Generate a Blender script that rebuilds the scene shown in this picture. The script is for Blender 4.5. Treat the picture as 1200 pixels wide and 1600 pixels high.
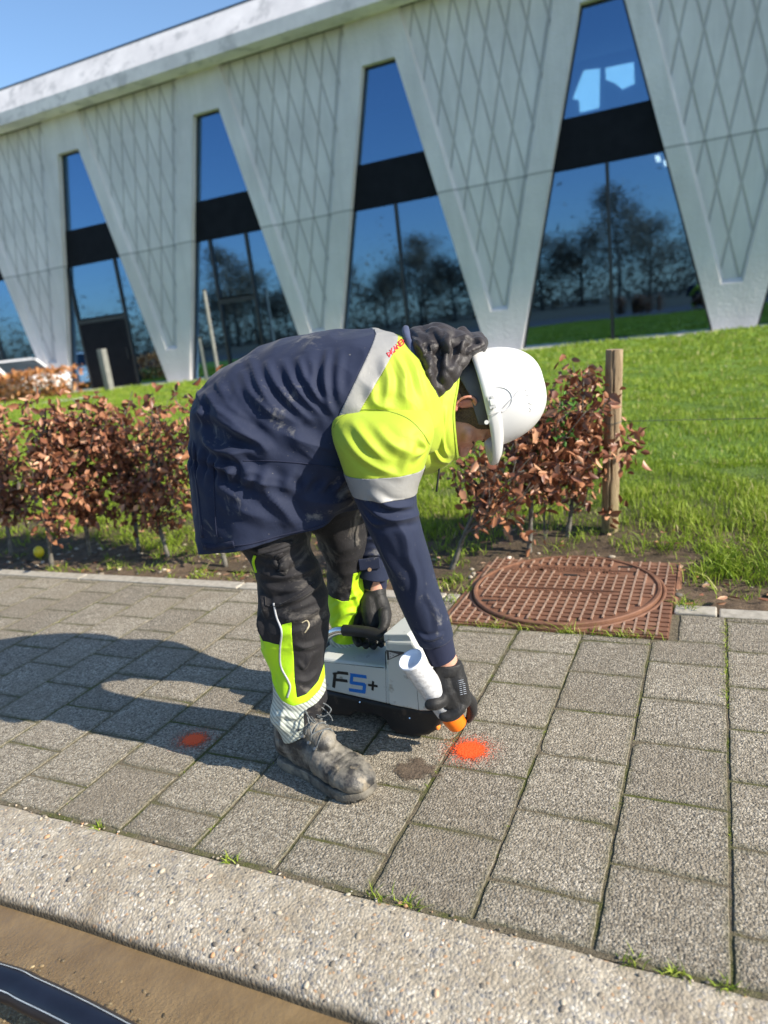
import bpy, math, random, numpy as np
from mathutils import Vector, Matrix
from mathutils.bvhtree import BVHTree
rng = np.random.default_rng(7); random.seed(7)
SC = bpy.context.scene; COL = SC.collection
for o in list(bpy.data.objects): bpy.data.objects.remove(o)

# ------------------------------------------------------------------ camera
CH = 1.0962
CR = np.array([0.90648972, 0.40610654, -0.11555889])
CU = np.array([-0.0029985, 0.27987327, 0.96003227])
CF = np.array([-0.42221723, 0.86991289, -0.25491995])
FPX = 1122.067
cd = bpy.data.cameras.new('camera'); cam = bpy.data.objects.new('camera', cd); COL.objects.link(cam)
cam.matrix_world = Matrix(((CR[0], CU[0], -CF[0], 0), (CR[1], CU[1], -CF[1], 0), (CR[2], CU[2], -CF[2], CH), (0, 0, 0, 1)))
cd.sensor_fit = 'VERTICAL'; cd.sensor_height = 36; cd.sensor_width = 27; cd.lens = 36 * FPX / 1600
cd.clip_start = .05; cd.clip_end = 2000
cd.dof.use_dof = True; cd.dof.focus_distance = 1.80; cd.dof.aperture_fstop = 2.6
SC.camera = cam
# ------------------------------------------------------------------ light
SUN_EL, SUN_AZ = 31.0, 3.0       # azimuth: degrees from +X towards the camera side (-Y)
w = bpy.data.worlds.new("World"); SC.world = w; w.use_nodes = True
nt = w.node_tree; sky = nt.nodes.new('ShaderNodeTexSky'); sky.sky_type = 'NISHITA'; sky.sun_disc = False
sky.sun_elevation = math.radians(SUN_EL); sky.sun_rotation = math.radians(90 + SUN_AZ)
sky.air_density = 1.0; sky.dust_density = 0.6; sky.ozone_density = 1.6; sky.altitude = 50
bg = nt.nodes['Background']; bg.inputs[1].default_value = 0.116
tc = nt.nodes.new('ShaderNodeMix'); tc.data_type = 'RGBA'; tc.blend_type = 'MULTIPLY'; tc.inputs[0].default_value = 1; tc.inputs[7].default_value = (.88, 1.0, 1.10, 1)
nt.links.new(sky.outputs[0], tc.inputs[6]); nt.links.new(tc.outputs[2], bg.inputs[0])
ld = bpy.data.lights.new('sun', 'SUN'); ld.energy = 5.0; ld.angle = math.radians(.5); ld.color = (1, .91, .77)
sun = bpy.data.objects.new('sun', ld); COL.objects.link(sun)
sv = Vector((math.cos(math.radians(SUN_EL)) * math.cos(math.radians(SUN_AZ)), -math.cos(math.radians(SUN_EL)) * math.sin(math.radians(SUN_AZ)), math.sin(math.radians(SUN_EL))))
sun.rotation_euler = sv.to_track_quat('Z', 'Y').to_euler(); sun.location = sv * 30
SC.view_settings.view_transform = 'Standard'; SC.view_settings.look = 'None'
SC.view_settings.exposure = 0.74; SC.view_settings.gamma = 1
SC.render.engine = 'CYCLES'

# ------------------------------------------------------------------ measuring the photo
def ray(x, y): return ((x - 600) / FPX) * CR - ((y - 800) / FPX) * CU + CF
def G(x, y, z=0.):
    d = ray(x, y); t = (z - CH) / d[2]; return np.array([d[0] * t, d[1] * t, z])
def AY(x, y, Y):
    d = ray(x, y); t = Y / d[1]; return np.array([0, 0, CH]) + d * t
A25 = math.radians(25)
E1 = np.array([math.cos(A25), math.sin(A25), 0.]); E2 = np.array([-math.sin(A25), math.cos(A25), 0.]); E3 = np.array([0, 0, 1.])
BO = np.array([-.99, 1.54, 0.])
CP = np.array([0, 0, CH])
def W(x, y, v=0.):                     # a point of the body plane v metres beyond the spine
    d = ray(x, y); t = (v - (CP - BO) @ E2) / (d @ E2); return CP + t * d

# ------------------------------------------------------------------ mesh helpers
def tagp(o, label=None, cat=None, group=None, kind=None):
    if label: o['label'] = label
    if cat: o['category'] = cat
    if group: o['group'] = group
    if kind: o['kind'] = kind
    return o
def wloc(o):
    p = np.zeros(3)
    while o is not None: p = p + np.array(o.location); o = o.parent
    return p
def empty(name, loc, label, cat, group=None, rz=0):
    o = bpy.data.objects.new(name, None); COL.objects.link(o); o.location = loc; o.empty_display_size = .1
    o.rotation_euler = (0, 0, rz)
    return tagp(o, label, cat, group)
def obj(name, VF, m, parent=None, smooth=False, local=False, loc=None, attr=None, label=None, mats=None, midx=None, bevel=None, solid=None):
    V, F = VF; V = np.asarray(V, float)
    me = bpy.data.meshes.new(name)
    if parent is not None and not local: V = V - wloc(parent)
    if loc is not None: V = V - np.asarray(loc)
    if isinstance(F, np.ndarray) and len(F) > 2000:
        n = F.shape[1]; me.vertices.add(len(V)); me.vertices.foreach_set('co', V.astype(np.float32).ravel())
        me.loops.add(F.size); me.loops.foreach_set('vertex_index', F.astype(np.int32).ravel())
        me.polygons.add(len(F)); me.polygons.foreach_set('loop_start', np.arange(0, F.size, n, dtype=np.int32))
        me.update(calc_edges=True); me.validate()
    else:
        me.from_pydata(V.tolist(), [], [list(map(int, f)) for f in F]); me.update()
    if mats:
        for mm in mats: me.materials.append(mm)
        if midx is not None: me.polygons.foreach_set('material_index', np.asarray(midx, np.int32))
    else: me.materials.append(m)
    if smooth: me.polygons.foreach_set('use_smooth', np.ones(len(me.polygons), bool))
    if attr is not None and len(attr) == len(me.vertices):
        a = me.attributes.new('tint', 'FLOAT', 'POINT'); a.data.foreach_set('value', np.asarray(attr, np.float32))
    o = bpy.data.objects.new(name, me); COL.objects.link(o)
    if loc is not None: o.location = loc
    if parent is not None: o.parent = parent
    if label: o['label'] = label
    if bevel:
        b = o.modifiers.new('b', 'BEVEL'); b.width = bevel; b.segments = 3; b.limit_method = 'ANGLE'; b.angle_limit = math.radians(35); b.harden_normals = False
    if solid:
        s = o.modifiers.new('s', 'SOLIDIFY'); s.thickness = solid; s.offset = -1
    return o
def join(parts):
    V = []; F = []; n = 0
    for v, f in parts:
        v = np.asarray(v, float); V.append(v); F += [[int(i) + n for i in q] for q in f]; n += len(v)
    return np.vstack(V), F
def box(x0, x1, y0, y1, z0, z1):
    V = [(x, y, z) for z in (z0, z1) for y in (y0, y1) for x in (x0, x1)]
    return np.array(V, float), [(0, 2, 3, 1), (4, 5, 7, 6), (0, 1, 5, 4), (2, 6, 7, 3), (0, 4, 6, 2), (1, 3, 7, 5)]
def obox(c, ax, ay, az):               # box from centre and three half vectors
    c = np.asarray(c); V = [c + i * np.asarray(ax) + j * np.asarray(ay) + k * np.asarray(az) for k in (-1, 1) for j in (-1, 1) for i in (-1, 1)]
    return np.array(V), box(0, 1, 0, 1, 0, 1)[1]
def prism(poly, d, near=0., frame=None):
    """poly: list of 3-D points in a plane (counter-clockwise seen from near side); extruded along vector d"""
    P = np.asarray(poly, float); n = len(P); d = np.asarray(d, float)
    V = np.vstack([P, P + d]); F = [list(range(n)), list(range(2 * n - 1, n - 1, -1))]
    for i in range(n): j = (i + 1) % n; F.append([j, i, i + n, j + n])
    return V, F
def nrm(a): a = np.asarray(a, float); return a / (np.linalg.norm(a) + 1e-12)
def cr(P, n):                          # Catmull-Rom through rows of P, n samples
    P = np.asarray(P, float); k = len(P); Q = np.vstack([2 * P[0] - P[1], P, 2 * P[-1] - P[-2]])
    t = np.linspace(0, k - 1 - 1e-9, n); i = t.astype(int); u = (t - i)[:, None]
    a, b, c, d = Q[i], Q[i + 1], Q[i + 2], Q[i + 3]
    return .5 * (2 * b + (c - a) * u + (2 * a - 5 * b + 4 * c - d) * u * u + (3 * b - a - 3 * c + d) * u ** 3)
def tube(P, R, seg=12, n=None, cap=True, flat=1., up=None):
    P = np.asarray(P, float); R = np.asarray(R, float) if np.ndim(R) else np.full(len(P), float(R))
    if n: Q = cr(np.hstack([P, R[:, None]]), n); P, R = Q[:, :3], Q[:, 3]
    T = np.gradient(P, axis=0); T /= np.linalg.norm(T, axis=1)[:, None] + 1e-12
    u = np.asarray(up, float) if up is not None else (E3 if abs(T[0][2]) < .9 else np.array([1., 0, 0]))
    V = []; th = np.linspace(0, 2 * np.pi, seg, endpoint=False)
    for i in range(len(P)):
        a = nrm(u - (u @ T[i]) * T[i]); b = np.cross(T[i], a); u = a if up is None else u
        V.append(P[i] + R[i] * (np.cos(th)[:, None] * a * flat + np.sin(th)[:, None] * b))
    V = np.vstack(V); N = len(P)
    F = [[i * seg + j, i * seg + (j + 1) % seg, (i + 1) * seg + (j + 1) % seg, (i + 1) * seg + j] for i in range(N - 1) for j in range(seg)]
    if cap: F += [list(range(seg))[::-1], [(N - 1) * seg + j for j in range(seg)]]
    return V, F
def capsule(P, R, seg=12, n=None):     # tube with rounded ends
    P = np.asarray(P, float); R = np.asarray(R, float) if np.ndim(R) else np.full(len(P), float(R))
    if n: Q = cr(np.hstack([P, R[:, None]]), n); P, R = Q[:, :3], Q[:, 3]
    a = nrm(P[0] - P[1]); b = nrm(P[-1] - P[-2])
    h = [(.95, .31), (.8, .6), (.5, .87)]
    pre = [P[0] + a * R[0] * x for x, y in h]; pr = [R[0] * y for x, y in h]
    po = [P[-1] + b * R[-1] * x for x, y in h[::-1]]; qr = [R[-1] * y for x, y in h[::-1]]
    return tube(np.vstack([pre, P, po]), np.hstack([pr, R, qr]), seg)
def ellip(c, A, B, C, nu=20, nv=12):   # three axis vectors
    V = []; F = []
    for i in range(nv + 1):
        t = np.pi * (i + .001) / (nv + .002)
        for j in range(nu):
            p = 2 * np.pi * j / nu
            V.append(np.asarray(c) + np.sin(t) * np.cos(p) * np.asarray(A) + np.sin(t) * np.sin(p) * np.asarray(B) + np.cos(t) * np.asarray(C))
    F = [[i * nu + j, (i + 1) * nu + j, (i + 1) * nu + (j + 1) % nu, i * nu + (j + 1) % nu] for i in range(nv) for j in range(nu)]
    F += [list(range(nu)), [nv * nu + j for j in range(nu)][::-1]]
    return np.array(V), F
def tmpobj(VF):
    V, F = VF; me = bpy.data.meshes.new('t'); me.from_pydata(np.asarray(V).tolist(), [], [list(f) for f in F]); me.update()
    o = bpy.data.objects.new('t', me); COL.objects.link(o); return o
def fixn(VF):
    import bmesh
    V, F = VF; me = bpy.data.meshes.new('t'); me.from_pydata(np.asarray(V).tolist(), [], [list(map(int, f)) for f in F])
    bm = bmesh.new(); bm.from_mesh(me); bmesh.ops.recalc_face_normals(bm, faces=bm.faces)
    V = np.array([v.co[:] for v in bm.verts]); F = [[v.index for v in f.verts] for f in bm.faces]; bm.free(); bpy.data.meshes.remove(me); return V, F
def remesh(parts, vox, it=6, fac=.5):
    o = tmpobj(join([fixn(p) for p in parts]))
    m = o.modifiers.new('r', 'REMESH'); m.mode = 'VOXEL'; m.voxel_size = vox
    if it: s = o.modifiers.new('s', 'SMOOTH'); s.iterations = it; s.factor = fac
    dg = bpy.context.evaluated_depsgraph_get(); e = o.evaluated_get(dg); me = e.to_mesh()
    V = np.empty(len(me.vertices) * 3, np.float32); me.vertices.foreach_get('co', V); V = V.reshape(-1, 3).astype(float)
    F = [list(p.vertices) for p in me.polygons]; e.to_mesh_clear(); bpy.data.objects.remove(o); return V, F
def tri(F):
    if isinstance(F, np.ndarray) and F.shape[1] == 3: return F
    if isinstance(F, np.ndarray): return np.vstack([F[:, [0, 1, 2]], F[:, [0, 2, 3]]])
    T = []
    for f in F:
        for k in range(1, len(f) - 1): T.append((f[0], f[k], f[k + 1]))
    return np.array(T, int)
def vnorm(V, T):
    n = np.cross(V[T[:, 1]] - V[T[:, 0]], V[T[:, 2]] - V[T[:, 0]]); N = np.zeros_like(V)
    for k in range(3): np.add.at(N, T[:, k], n)
    return N / (np.linalg.norm(N, axis=1)[:, None] + 1e-12)
def clip(V, T, f):                     # keeps f > 0, cutting triangles along f = 0
    T = tri(T); f = np.where(np.abs(f) < 1e-7, 1e-7, f); s = f[T] > 0; c = s.sum(1)
    out = [T[c == 3]]; nv = []; ed = {}; base = len(V); ex = []
    def cut(a, b):
        k = (a, b) if a < b else (b, a)
        if k not in ed:
            t = f[a] / (f[a] - f[b]); nv.append(V[a] * (1 - t) + V[b] * t); ed[k] = base + len(nv) - 1
        return ed[k]
    for tr, q in zip(T[(c == 1) | (c == 2)], s[(c == 1) | (c == 2)]):
        tr = tr.tolist()
        if q.sum() == 1:
            i = int(np.argmax(q)); a, b, d = tr[i], tr[(i + 1) % 3], tr[(i + 2) % 3]
            ex.append((a, cut(a, b), cut(a, d)))
        else:
            i = int(np.argmin(q)); a, b, d = tr[i], tr[(i + 1) % 3], tr[(i + 2) % 3]
            x, y = cut(a, b), cut(a, d); ex.append((x, b, d)); ex.append((x, d, y))
    if ex: out.append(np.array(ex))
    T2 = np.vstack(out); V2 = np.vstack([V, np.array(nv)]) if nv else V
    u, inv = np.unique(T2, return_inverse=True)
    return V2[u], inv.reshape(T2.shape), u[u < base]
def waves(P, freq, n=28, seed=0, aniso=(1, 1, 1)):
    r = np.random.default_rng(seed); k = r.normal(size=(n, 3)); k /= np.linalg.norm(k, axis=1)[:, None]
    k *= np.asarray(aniso) * freq * r.uniform(.6, 1.5, (n, 1)); ph = r.uniform(0, 6.28, n)
    return np.cos(P @ k.T * 6.283 + ph).sum(1) / math.sqrt(n)
def segdist(P, L):                     # distance to a polyline and the parameter along it
    best = np.full(len(P), 1e9); par = np.zeros(len(P)); n = len(L) - 1
    for i in range(n):
        a, b = L[i], L[i + 1]; ab = b - a; t = np.clip((P - a) @ ab / (ab @ ab + 1e-12), 0, 1)
        d = np.linalg.norm(P - a - t[:, None] * ab, axis=1); k = d < best
        best[k] = d[k]; par[k] = (i + t[k]) / n
    return best, par
def ridges(V, lines):
    D = np.zeros(len(V))
    for L, h, wd in lines:
        L = cr(L, 14); lo, hi = L.min(0) - 4 * wd, L.max(0) + 4 * wd
        k = np.where(((V > lo) & (V < hi)).all(1))[0]
        if not len(k): continue
        d, p = segdist(V[k], L); t = np.clip(np.sin(np.pi * np.clip(p * .9 + .05, 0, 1)), 0, 1) ** .8
        D[k] += h * t * (np.exp(-(d / wd) ** 1.15) - .40 * np.exp(-((d - 1.7 * wd) / (.9 * wd)) ** 2))
    return D
def onto(V, F, pts):                   # pixel points -> points on the surface seen there
    b = BVHTree.FromPolygons(V.tolist(), [list(map(int, f)) for f in F]); out = []
    for x, y in pts:
        d = nrm(ray(x, y)); h = b.ray_cast(Vector(CP), Vector(d))
        if h[0] is not None: out.append(np.array(h[0]))
    return np.array(out)
def foldlines(V, F, spec):
    b = BVHTree.FromPolygons(V.tolist(), [list(map(int, f)) for f in F]); R = []
    for pts, h, wd in spec:
        o = []
        for x, y in cr(pts, 9):
            q = b.ray_cast(Vector(CP), Vector(nrm(ray(x, y))))
            if q[0] is not None: o.append(np.array(q[0]))
        if len(o) > 2: R.append((np.array(o), h, wd))
    return R
def loft(secs, ns, nt_, closed_ends=False):
    """secs: (ax, ay, bx, by, vcentre, halfwidth, exponent) in photo pixels"""
    R = []
    for s in secs:
        a = W(s[0], s[1], s[4]); b = W(s[2], s[3], s[4]); R.append(np.hstack([a, b, s[5], s[6]]))
    Q = cr(R, ns); th = np.linspace(0, 2 * np.pi, nt_, endpoint=False)
    c_, s_ = np.cos(th), np.sin(th); V = np.empty((ns, nt_, 3))
    for i, q in enumerate(Q):
        c = (q[:3] + q[3:6]) / 2; a = (q[:3] - q[3:6]) / 2; e = q[7]
        V[i] = c + np.outer(np.sign(c_) * np.abs(c_) ** e, a) + np.outer(np.sign(s_) * np.abs(s_) ** e, E2 * q[6])
    idx = np.arange(ns * nt_).reshape(ns, nt_); j = np.roll(idx, -1, 1)
    F = np.stack([idx[:-1], j[:-1], j[1:], idx[1:]], -1).reshape(-1, 4)
    S = np.repeat(np.linspace(0, len(secs) - 1, ns), nt_)
    return V.reshape(-1, 3), F, S, np.tile(th, ns)

# ------------------------------------------------------------------ materials
def mat(name):
    m = bpy.data.materials.new(name); m.use_nodes = True; return m, m.node_tree, m.node_tree.nodes['Principled BSDF']
def nd(nt, t, **k):
    n = nt.nodes.new('ShaderNode' + t)
    for a, b in k.items():
        if a.startswith('i_'): n.inputs[a[2:].replace('_', ' ')].default_value = b
        else: setattr(n, a, b)
    return n
def lk(nt, a, b): nt.links.new(a, b)
def coords(nt, scale=(1, 1, 1), kind='Object'):
    t = nd(nt, 'TexCoord'); mp = nd(nt, 'Mapping'); mp.inputs['Scale'].default_value = scale
    lk(nt, t.outputs[kind], mp.inputs[0]); return mp.outputs[0]
def geo(nt, scale=(1, 1, 1)):
    t = nd(nt, 'NewGeometry'); mp = nd(nt, 'Mapping'); mp.inputs['Scale'].default_value = scale
    lk(nt, t.outputs['Position'], mp.inputs[0]); return mp.outputs[0]
def noise(nt, vec, scale, detail=5, rough=.6, dist=0):
    n = nd(nt, 'TexNoise'); n.inputs['Scale'].default_value = scale; n.inputs['Detail'].default_value = detail
    n.inputs['Roughness'].default_value = rough; n.inputs['Distortion'].default_value = dist
    lk(nt, vec, n.inputs['Vector']); return n.outputs['Fac']
def ramp(nt, fac, stops, interp='LINEAR'):
    r = nd(nt, 'ValToRGB'); r.color_ramp.interpolation = interp; e = r.color_ramp.elements
    while len(e) < len(stops): e.new(.5)
    for i, (p, c) in enumerate(stops):
        e[i].position = p; e[i].color = (*c, 1) if len(c) == 3 else c
    lk(nt, fac, r.inputs[0]); return r.outputs[0]
def mix(nt, fac, a, b, mode='MIX'):
    m = nd(nt, 'Mix', data_type='RGBA', blend_type=mode)
    if hasattr(fac, 'links'): lk(nt, fac, m.inputs[0])
    else: m.inputs[0].default_value = fac
    for i, x in ((6, a), (7, b)):
        if hasattr(x, 'links'): lk(nt, x, m.inputs[i])
        else: m.inputs[i].default_value = (*x, 1)
    return m.outputs[2]
def mth(nt, op, a, b=None, clamp=False):
    m = nd(nt, 'Math', operation=op, use_clamp=clamp)
    for i, x in enumerate((a, b)):
        if x is None: continue
        if hasattr(x, 'links'): lk(nt, x, m.inputs[i])
        else: m.inputs[i].default_value = x
    return m.outputs[0]
def bump(nt, bs, h, strength, dist, prev=None):
    b = nd(nt, 'Bump'); b.inputs['Strength'].default_value = strength; b.inputs['Distance'].default_value = dist
    lk(nt, h, b.inputs['Height'])
    if prev is not None: lk(nt, prev, b.inputs['Normal'])
    lk(nt, b.outputs[0], bs.inputs['Normal']); return b.outputs[0]
def mottle(name, a, b, scale, rough=.8, bs_=None, bd=.001, st=.6, stops=(.35, .65), metallic=0, spec=.5, c3=None, detail=6, kind='Object', aniso=(1, 1, 1)):
    m, nt, p = mat(name); v = coords(nt, aniso, kind); n = noise(nt, v, scale, detail)
    c = ramp(nt, n, [(stops[0], a), (stops[1], b)])
    if c3: c = mix(nt, ramp(nt, noise(nt, v, scale * c3[1], 4), [(c3[2], (0, 0, 0)), (c3[2] + .12, (1, 1, 1))]), c, c3[0])
    lk(nt, c, p.inputs['Base Color']); p.inputs['Roughness'].default_value = rough; p.inputs['Metallic'].default_value = metallic
    p.inputs['Specular IOR Level'].default_value = spec
    if bs_: bump(nt, p, noise(nt, v, bs_, 5), st, bd)
    return m
# ================================================================== SETTING
# ---- materials of the ground
def mat_paver():
    m, nt, p = mat('paver'); v = geo(nt)
    big = noise(nt, v, 3, 4); g = noise(nt, v, 170, 3, .8)
    vc = nd(nt, 'TexVoronoi'); vc.inputs['Scale'].default_value = 185; lk(nt, v, vc.inputs['Vector']); sc_ = nd(nt, 'SeparateColor'); lk(nt, vc.outputs['Color'], sc_.inputs[0])
    c = ramp(nt, sc_.outputs[0], [(0, (.15, .13, .10)), (.3, (.29, .258, .21)), (.65, (.41, .37, .305)), (1, (.60, .55, .47))])
    c = mix(nt, ramp(nt, g, [(.36, (1, 1, 1)), (.47, (0, 0, 0))]), c, (.075, .065, .05))
    c = mix(nt, ramp(nt, noise(nt, v, 14, 6, .7), [(.42, (0, 0, 0)), (.70, (.35, .35, .35))]), c, (.24, .21, .165))
    at = nd(nt, 'Attribute'); at.attribute_name = 'tint'
    c = mix(nt, 1., c, ramp(nt, at.outputs['Fac'], [(0, (.80, .775, .73)), (1, (1.07, 1.045, .985))]), 'MULTIPLY')
    c = mix(nt, ramp(nt, big, [(.42, (0, 0, 0)), (.70, (.55, .55, .55))]), c, (.25, .205, .145))
    ad = nd(nt, 'Attribute'); ad.attribute_name = 'dirt'
    ed = mth(nt, 'MULTIPLY', ad.outputs['Fac'], ramp(nt, noise(nt, v, 30, 6, .75), [(.38, (.15, .15, .15)), (.62, (1, 1, 1))]))
    c = mix(nt, mth(nt, 'MULTIPLY', ed, .75), c, mix(nt, noise(nt, v, 6, 3), (.13, .11, .07), (.12, .125, .055)))
    lk(nt, c, p.inputs['Base Color']); p.inputs['Roughness'].default_value = .9
    vo = nd(nt, 'TexVoronoi'); vo.inputs['Scale'].default_value = 185; lk(nt, v, vo.inputs['Vector'])
    h = mth(nt, 'SUBTRACT', g, mth(nt, 'MULTIPLY', vo.outputs['Distance'], .7))
    bump(nt, p, h, 1., .0065); return m
def mat_kerb():
    m, nt, p = mat('aggregate_concrete'); v = geo(nt)
    wv = nd(nt, 'TexNoise'); wv.inputs['Scale'].default_value = 40; lk(nt, v, wv.inputs['Vector'])
    vv = mix(nt, .012, v, wv.outputs['Color'], 'ADD')
    vo = nd(nt, 'TexVoronoi'); vo.inputs['Scale'].default_value = 150; lk(nt, vv, vo.inputs['Vector'])
    sp = nd(nt, 'SeparateColor'); lk(nt, vo.outputs['Color'], sp.inputs[0])
    peb = ramp(nt, sp.outputs[0], [(0, (.16, .155, .15)), (.2, (.28, .27, .26)), (.34, (.52, .46, .36)), (.5, (.56, .50, .40)), (.68, (.38, .33, .27)), (.8, (.66, .61, .52)), (.93, (.50, .30, .16)), (1, (.12, .12, .125))], 'CONSTANT')
    cem = ramp(nt, noise(nt, v, 25, 6), [(.3, (.29, .245, .18)), (.7, (.49, .43, .335))])
    edge = ramp(nt, mth(nt, 'MULTIPLY', vo.outputs['Distance'], 1.), [(.46, (1, 1, 1)), (.66, (0, 0, 0))])
    # fewer pebbles show near the back edge, where the cement skin is whole
    sx = nd(nt, 'SeparateXYZ'); lk(nt, v, sx.inputs[0])
    keep = ramp(nt, mth(nt, 'ADD', sp.outputs[1], mth(nt, 'MULTIPLY', mth(nt, 'SUBTRACT', sx.outputs[1], .8), -2.6)), [(.05, (0, 0, 0)), (.12, (1, 1, 1))])
    f = mth(nt, 'MULTIPLY', mix(nt, 1., edge, keep, 'MULTIPLY'), .88)
    c = mix(nt, f, cem, peb)
    grime = ramp(nt, noise(nt, v, 7, 9, .75), [(.46, (0, 0, 0)), (.70, (.8, .8, .8))])
    c = mix(nt, grime, c, (.27, .215, .145))
    low = ramp(nt, mth(nt, 'ADD', sx.outputs[2], mth(nt, 'MULTIPLY', noise(nt, v, 60, 4), .012)), [(-.0, (1, 1, 1)), (.001, (0, 0, 0))])
    mr = nd(nt, 'MapRange'); mr.inputs[1].default_value = -.045; mr.inputs[2].default_value = -.033; mr.inputs[3].default_value = 1; mr.inputs[4].default_value = 0
    lk(nt, mth(nt, 'ADD', sx.outputs[2], mth(nt, 'MULTIPLY', noise(nt, v, 60, 4), .01)), mr.inputs[0])
    c = mix(nt, mr.outputs[0], c, (.075, .062, .04))
    lk(nt, c, p.inputs['Base Color']); p.inputs['Roughness'].default_value = .75
    h = mth(nt, 'ADD', mth(nt, 'MULTIPLY', mth(nt, 'SUBTRACT', 1., vo.outputs['Distance']), .8), mth(nt, 'MULTIPLY', noise(nt, v, 260, 3), .5))
    bump(nt, p, h, .8, .0030); return m
def mat_soil():
    m, nt, p = mat('soil'); v = geo(nt)
    c = ramp(nt, noise(nt, v, 22, 9, .75), [(.3, (.07, .045, .026)), (.55, (.19, .13, .08)), (.75, (.34, .25, .16))])
    c = mix(nt, ramp(nt, noise(nt, v, 5, 5), [(.60, (0, 0, 0)), (.72, (.5, .5, .5))]), c, (.07, .09, .022))
    lk(nt, c, p.inputs['Base Color']); p.inputs['Roughness'].default_value = .95
    bump(nt, p, noise(nt, v, 60, 8, .75), 1., .03); return m
def mat_joint():
    m, nt, p = mat('joint_filling'); v = geo(nt)
    c = ramp(nt, noise(nt, v, 90, 4), [(.3, (.10, .082, .052)), (.7, (.23, .19, .125))])
    c = mix(nt, ramp(nt, noise(nt, v, 4.5, 5, .7), [(.46, (0, 0, 0)), (.60, (1, 1, 1))]), c, mix(nt, noise(nt, v, 160, 3), (.05, .06, .012), (.15, .16, .035)))
    lk(nt, c, p.inputs['Base Color']); p.inputs['Roughness'].default_value = 1
    bump(nt, p, noise(nt, v, 220, 5), 1., .01); return m
def mat_lawn():
    m, nt, p = mat('turf'); v = geo(nt)
    c = ramp(nt, noise(nt, v, 1.3, 8, .7), [(.3, (.10, .19, .018)), (.6, (.18, .31, .035)), (.8, (.27, .38, .07))])
    sx = nd(nt, 'SeparateXYZ'); lk(nt, v, sx.inputs[0])
    y_ = mth(nt, 'ADD', sx.outputs[1], mth(nt, 'MULTIPLY', noise(nt, v, 3, 6, .7), 1.2))
    so = ramp(nt, noise(nt, v, 22, 9, .75), [(.3, (.06, .042, .025)), (.55, (.15, .105, .062)), (.75, (.26, .195, .125))])
    mr = nd(nt, 'MapRange'); mr.inputs[1].default_value = 3.9; mr.inputs[2].default_value = 5.2; lk(nt, y_, mr.inputs[0]); c = mix(nt, mr.outputs[0], so, c)
    lk(nt, c, p.inputs['Base Color']); p.inputs['Roughness'].default_value = 1
    bump(nt, p, noise(nt, v, 40, 8, .8), 1., .05); return m
def mat_mud():
    m, nt, p = mat('muddy_water'); v = geo(nt)
    c = ramp(nt, noise(nt, v, 9, 7), [(.3, (.16, .105, .050)), (.7, (.25, .175, .090))])
    sx = nd(nt, 'SeparateXYZ'); lk(nt, v, sx.inputs[0])
    mr = nd(nt, 'MapRange'); mr.inputs[1].default_value = .79; mr.inputs[2].default_value = .68; mr.inputs[3].default_value = 0; mr.inputs[4].default_value = 1; lk(nt, sx.outputs[1], mr.inputs[0])
    sp = ramp(nt, mth(nt, 'MULTIPLY', noise(nt, v, 150, 3), mr.outputs[0]), [(.5, (0, 0, 0)), (.56, (1, 1, 1))])
    c = mix(nt, sp, c, ramp(nt, noise(nt, v, 60, 2), [(.4, (.07, .052, .03)), (.6, (.42, .32, .17))]))
    lk(nt, c, p.inputs['Base Color']); p.inputs['Roughness'].default_value = .24
    h = mth(nt, 'ADD', mth(nt, 'MULTIPLY', noise(nt, v, 34, 5, .65), .55), mth(nt, 'MULTIPLY', mth(nt, 'MULTIPLY', noise(nt, v, 150, 4), mr.outputs[0]), 1.))
    bump(nt, p, h, .6, .008); return m
M_PAV, M_KERB, M_SOIL, M_JOINT, M_LAWN, M_MUD = mat_paver(), mat_kerb(), mat_soil(), mat_joint(), mat_lawn(), mat_mud()
M_CONC = mottle('border_concrete', (.30, .27, .22), (.46, .42, .35), 30, .9, 300, .002, .8)
M_ASPH = mottle('asphalt', (.045, .045, .045), (.085, .083, .08), 60, .9, 250, .004, .8)
M_PATH = mottle('path_concrete', (.45, .44, .41), (.58, .56, .52), 3, .9, 120, .002, .5)

# ---- ground, lawn, soil strip, sidewalk, kerb, gutter, road
def bumpy(x0, x1, y0, y1, nx, ny, zf):
    X, Y = np.meshgrid(np.linspace(x0, x1, nx), np.linspace(y0, y1, ny)); Z = zf(X, Y)
    V = np.stack([X, Y, Z], -1).reshape(-1, 3); i = np.arange(nx * ny).reshape(ny, nx)
    return V, np.stack([i[:-1, :-1], i[:-1, 1:], i[1:, 1:], i[1:, :-1]], -1).reshape(-1, 4)
KY, BY = 1.0202, 2.564
tagp(obj('ground', bumpy(-400, 400, -300, 600, 3, 3, lambda X, Y: X * 0 - .35), M_ASPH), kind='structure')
def soilz(X, Y):
    P = np.stack([X.ravel(), Y.ravel(), X.ravel() * 0], -1)
    n = waves(P, 2.2, seed=3).reshape(X.shape) * .012 + waves(P, 9, seed=4).reshape(X.shape) * .007
    return n - .025 + .045 * np.clip((Y - 2.58) / .7, 0, 1)
tagp(obj('soil', bumpy(-9, 5, BY - .01, 3.9, 500, 60, soilz), M_SOIL, smooth=True), kind='structure')
def lawnz(X, Y):
    P = np.stack([X.ravel(), Y.ravel(), X.ravel() * 0], -1)
    n = waves(P, .35, seed=5).reshape(X.shape) * .02 + waves(P, 1.7, seed=6).reshape(X.shape) * .012
    e = 3.05 + .10 * waves(P, .9, seed=8).reshape(X.shape)
    return n * np.clip((Y - 2.8) / 2, .3, 1) + .012 + .05 * np.clip((Y - e) / .5, -1.2, 1)
tagp(obj('lawn', bumpy(-34, 16, 2.75, 17.4, 420, 240, lawnz), M_LAWN, smooth=True), kind='structure')
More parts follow.
